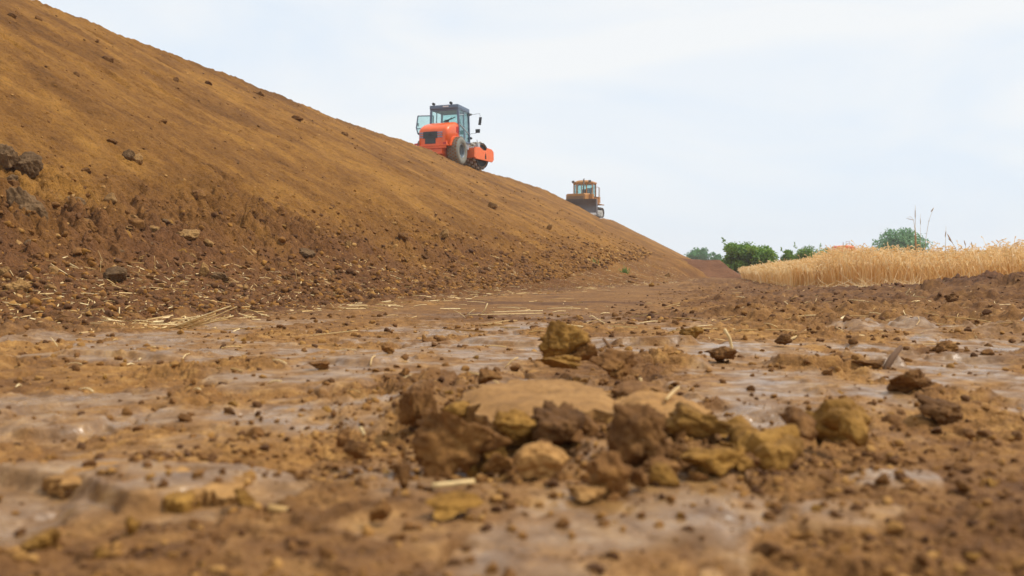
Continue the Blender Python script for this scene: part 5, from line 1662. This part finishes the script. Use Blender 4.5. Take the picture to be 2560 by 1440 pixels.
    side = [(2.22, .56), (2.18, 1.24), (2.75, 1.26), (3.10, 1.12), (3.45, 1.12), (3.62, 1.30), (4.05, 1.26), (4.28, 1.12), (4.30, .66), (4.12, .50)]
    for s in (-1, 1):
        fr.prism(side, s * 1.06, s * 1.16)
    fr.box((2.16, 0, .90), (.14, 2.30, .56))
    fr.box((4.24, 0, .88), (.12, 2.2, .44))
    frame = sm(fr).build('drum_frame', M_ORANGE2, root, .02)
    dkh = MB().tube([(3.33, -1.163, .62), (3.33, -1.163, .80), (3.33, -1.163, 1.0)], [.09, .07, .012], 10)
    dkh.v = [(x, -1.163 + (y + 1.163) * .04, z) for x, y, z in dkh.v]
    sm(dkh).build('frame_slot', M_DRUMEND, frame)
    yk = MB().box((1.75, 0, .95), (.9, .6, .5)).bar((1.3, -.3, .9), (2.2, -.5, .95), .1).bar((1.3, .3, .9), (2.2, .5, .95), .1)
    sm(yk).build('articulation_joint', M_GRILLE, root, .02)
    hs = MB().tube([(1.9, -.3, 1.2), (2.3, -.75, 1.22), (2.75, -1.0, 1.36), (2.95, -1.0, 1.5)], .025, 6).box((2.7, -1.02, 1.36), (.26, .12, .2)).bar((2.62, -1.1, 1.25), (2.62, -1.0, 1.7), .03).box((2.55, -.7, 1.24), (.2, .25, .1))
    sm(hs).build('vibration_motor', M_SILVER, frame)
roller()

def dozer():
    M_Y = plain('faded_ochre_paint', (0.42, 0.185, 0.042), 0.55, 0.4, var=.15, dirt=((0.30, 0.14, 0.05), .5, .5))
    M_BLADE = plain('worn_blade_steel', (0.12, 0.10, 0.10), 0.38, 0.6, metal=.3, dirt=((0.13, 0.075, 0.05), .5, .6))
    M_EDGE = plain('polished_steel', (0.75, 0.72, 0.68), 0.45, 0.6, metal=.1)
    M_TRACK = plain('track_steel', (0.10, 0.085, 0.07), 0.7, 0.4, dirt=((0.25, 0.13, 0.06), .5, .5))
    M_TF = plain('grey_track_frame', (0.42, 0.42, 0.40), 0.55, 0.4, dirt=((0.25, 0.15, 0.08), .55, .5))
    corner = gp(1491, 534, 100.0)                # lower outer corner of the blade
    yaw = math.radians(-90 - 12)
    root = empty('bulldozer', (0, 0, 0), (0, 0, yaw))
    root.scale = (1.0, 1.28, 1.05)
    off = Matrix.Rotation(yaw, 3, 'Z') @ Vector((2.75, 2.56, 0.16))
    root.location = (corner[0] - off[0], corner[1] - off[1], corner[2] - off[2])
    tag(root, 'ochre yellow bulldozer pushing a heap of soil over the far crest of the bank', 'bulldozer')
    # tracks
    for s in (-1, 1):
        yc = s * 1.12
        n, pts = 44, []
        for i in range(n):
            u = i / n
            per = [2.9, math.pi * .42, 2.9, math.pi * .42]
            t = u * sum(per)
            if t < per[0]: pts.append((-1.45 + t, .84 + .42 * 0 + .0))
            elif t < per[0] + per[1]:
                a = math.pi / 2 - (t - per[0]) / .42
                pts.append((1.45 + .42 * math.cos(a), .42 + .42 * math.sin(a)))
            elif t < per[0] + per[1] + per[2]: pts.append((1.45 - (t - per[0] - per[1]), 0.0))
            else:
                a = -math.pi / 2 - (t - per[0] - per[1] - per[2]) / .42
                pts.append((-1.45 + .42 * math.cos(a), .42 + .42 * math.sin(a)))
        tr = MB()
        for i in range(n):
            x, z = pts[i]
            x2, z2 = pts[(i + 1) % n]
            a = math.atan2(z2 - z, x2 - x)
            M = Matrix.Rotation(-a, 4, 'Y')
            c = Vector(((x + x2) / 2, yc, (z + z2) / 2 + .04))
            tr.box(c, (math.hypot(x2 - x, z2 - z) * .97, .56, .06), M)
            tr.box(c + M.to_3x3() @ Vector((0, 0, .05)), (.04, .56, .07), M)
        t = tr.build('track', M_TRACK, root)
        tf = MB().box((0, yc, .44), (2.6, .34, .34))
        for x in (-1.45, 1.45):
            tf.cyl((x, yc - .2, .44), (x, yc + .2, .44), .36, 24)
        for i in range(6):
            tf.cyl((-1.1 + i * .44, yc - .22, .2), (-1.1 + i * .44, yc + .22, .2), .14, 14)
        tf.build('track_frame', M_TF, t, .01)
        pa = MB().bar((2.35, s * 1.62, .45), (-.3, s * 1.56, .50), .16, .26)
        pa.build('push_arm', M_TF, root, .01)
    # body
    eng = MB()
    eng.loft([[(x, -w, z0), (x, w, z0), (x, w, z1 - .10), (x, w - .12, z1), (x, -w + .12, z1), (x, -w, z1 - .10)] for x, w, z0, z1 in ((2.0, .82, .75, 2.22), (1.0, .82, .75, 2.30), (.25, .82, .75, 2.34))])
    eh = eng.build('engine_hood', M_Y, root, .02)
    g = MB()
    for i in range(9):
        g.box((2.02, -.02, 1.0 + i * .115), (.05, 1.40, .05))
    g.build('radiator_grille', M_TRACK, eh)
    MB().box((-.35, 0, .95), (3.4, 1.2, .6)).box((-.6, 0, 1.35), (1.9, 2.2, .18)).box((-1.55, 0, 1.35), (.5, 1.6, .7)).build('body', M_Y, root, .02)
    fn = MB()
    for s in (-1, 1):
        fn.box((-.45, s * 1.16, 1.26), (2.3, .64, .07)).box((-.25, s * 1.0, 1.58), (1.1, .36, .55)).box((.6, s * .98, 1.95), (.5, .3, .55))
    fn.build('fender', M_Y, root, .015)
    # cab
    zb, zt = 1.85, 3.40
    xf, xb, hw, xc = .20, -1.30, .80, -.10
    cab = MB()
    posts = [(xf, -.42), (xf, .42), (xc - .12, -hw), (xc - .12, hw), (xb, -hw), (xb, hw)]
    for x, y in posts:
        cab.bar((x, y, zb), (x, y, zt), .09, .09, (0, 1, 0))
    ring = [(xf, -.42), (xf, .42), (xc - .12, hw), (xb, hw), (xb, -hw), (xc - .12, -hw)]
    for z in (zb + .0, zt - .05):
        for i in range(6):
            a, b = ring[i], ring[(i + 1) % 6]
            cab.bar((a[0], a[1], z), (b[0], b[1], z), .09, .14)
    cab.loft([[(x, y, z) for x, y in ring] for z in (1.50, zb + .18)])
    cab.bar((xf, 0, zb), (xf, 0, zt), .06, .06, (0, 1, 0))
    cb = cab.build('cab', M_Y, root, .012)
    for i in range(6):
        a, b = Vector((*ring[i], 0)), Vector((*ring[(i + 1) % 6], 0))
        d = (b - a).normalized()
        a2, b2 = a + d * .05, b - d * .05
        n = Vector((d.y, -d.x, 0)) * .006
        q = [a2 + Vector((0, 0, zb + .15)), b2 + Vector((0, 0, zb + .15)), b2 + Vector((0, 0, zt - .1)), a2 + Vector((0, 0, zt - .1))]
        MB().loft([[v - n for v in q], [v + n for v in q]]).build('window', M_GLASS, cb)
    MB().box((-.7, 0, 2.15), (.5, .6, .2)).box((-.95, 0, 2.5), (.14, .56, .7)).box((xb + .06, .3, 2.5), (.04, .6, 1.0)).box((-.1, 0, 2.15), (.2, 1.1, .4)).build('seat', M_SEAT, cb, .03)
    rf = MB()
    rf.loft([[(x * sc + ox, y * sc, z) for x, y in ring] for sc, ox, z in ((1.12, .05, 3.38), (1.10, .04, 3.52), (.70, -.1, 3.66), (.55, -.15, 3.70))])
    roof = rf.build('roof', M_Y, cb, .02)
    for y in (-.75, .70):
        MB().box((.18, y, 3.55), (.12, .2, .22)).build('work_lamp', M_TRACK, roof)
    ex = MB().tube([(.55, .28, 2.3), (.55, .28, 3.55)], .06, 12).tube([(.55, .28, 3.5), (.5, .28, 3.72), (.42, .28, 3.78)], .05, 10)
    ex.build('exhaust_pipe', M_TRACK, eh, smooth=True)
    ld = MB().tube([(-1.25, 1.16, 1.9), (-1.25, 1.16, 2.95), (-1.2, 1.05, 3.05), (-1.2, .85, 3.05)], .025, 8).tube([(-.95, 1.16, 1.9), (-.95, 1.16, 2.95)], .02, 6).box((-1.1, 1.0, 1.75), (.5, .4, .6))
    ld.build('handrail', M_Y, root)
    # blade: curved, concave to the front
    bw = 2.0
    prof = []
    for i in range(11):
        t = i / 10
        prof.append((2.75 - .34 * math.sin(math.pi * (.1 + .78 * t)) + .05 + (.12 * t), .12 + 1.48 * t))
    bl = MB()
    pp = prof + [(x - .07, z) for x, z in reversed(prof)]
    bl.prism(pp, -bw, bw)
    for z in (.5, 1.1):
        bl.box((2.38, 0, z), (.16, 3.6, .2))
    blade = bl.build('blade', M_BLADE, root, smooth=False)
    ce = MB().box((2.80, 0, .14), (.05, 2 * bw + .06, .20), Matrix.Rotation(math.radians(-20), 4, 'Y'))
    ce.build('cutting_edge', M_EDGE, blade)
    ends = MB()
    for s in (-1, 1):
        ends.prism([(2.45, .12), (2.86, .12), (2.90, 1.55), (2.55, 1.55)], s * bw, s * (bw + .04))
    ends.build('blade_end', M_BLADE, blade)
    bc = MB()
    for s in (-1, 1):
        bc.bar((2.35, s * .7, 1.2), (.8, s * .98, 1.7), .12)
    bc.build('lift_cylinder', M_EDGE, root)
    return root, yaw
DZ, DYAW = dozer()

# soil in front of the blade
def spoil():
    r = np.random.default_rng(14)
    V = ico(5)[0].copy()
    V[:, 2] = np.clip(V[:, 2], -.3, 1)
    V *= (1 + .14 * fbm3(V * 2.2, 4, 77) + .05 * fbm3(V * 8, 2, 78))[:, None]
    V *= np.array([1.2, 1.75, 1.25])
    o = link('spoil_heap', mesh_np('spoil_heap', V, ico(5)[1], {'tone': 0 * V[:, 0]}), M_BANK)
    p = DZ.matrix_basis @ Vector((3.25, -.55, .0))
    R_ = Matrix.Rotation(DYAW, 3, 'Z')
    q = Vector(DZ.location) + R_ @ Vector((3.35, -.35, .0))
    o.location = q
    o.rotation_euler = (0, 0, DYAW)
    tag(o, 'loose heap of soil rolling in front of the bulldozer blade', 'heap')
spoil()

def far_machine():
    d = 115.0
    p = gp(2112, 640, d)
    root = empty('orange_machine', (p[0], p[1], 0), (0, 0, math.radians(200)))
    tag(root, 'orange red machine whose top just shows above the wheat left of the tree', 'machine')
    z = gp(2112, 613, d)[2]
    b = MB()
    b.loft([hood_section(x, w, .8, z1, .2) for x, w, z1 in ((-1.1, .7, z - .35), (-.8, .78, z - .1), (-.1, .8, z), (1.1, .78, z - .08), (1.25, .7, z - .2))])
    b.build('hood', M_ORANGE2, root, smooth=True)
    MB().box((0, 0, .75), (3.4, 1.3, .5)).build('chassis', M_ORANGE, root, .03)
    MB().tube([(.3, .2, z - .05), (.3, .2, z + .35)], .05, 10).build('exhaust_pipe', M_SILVER, root)
    MB().tube([(-.4, -.5, z - .1), (-.4, -.5, z + .45), (-.4, .3, z + .45), (-.4, .3, z - .1)], .03, 8).build('guard_rail', M_SILVER, root)
    for x in (-1.1, 1.2):
        for s in (-1, 1):
            MB().lathe([(.25, -.2), (.55, -.22), (.6, -.1), (.6, .1), (.55, .22), (.25, .2), (.001, .1)], (x, s * .95, .6), 24).build('wheel', M_TYRE, root, smooth=True)
far_machine()

# ------------------------------------------------------------------ thin haze over the whole site
def haze():
    m = bpy.data.materials.new('haze')
    m.use_nodes = True
    nt = m.node_tree
    nt.nodes.clear()
    o = nt.nodes.new('ShaderNodeOutputMaterial')
    v = nt.nodes.new('ShaderNodeVolumePrincipled')
    v.inputs['Color'].default_value = (0.95, 0.98, 1.0, 1)
    v.inputs['Density'].default_value = 0.0006
    v.inputs['Anisotropy'].default_value = 0.0
    nt.links.new(v.outputs[0], o.inputs['Volume'])
    ob = MB().box((0, 0, 9.0), (1140, 1140, 22)).build('haze', m)
    tag(ob, 'thin pale haze that veils the far trees and bushes', 'haze', kind='stuff')
haze()
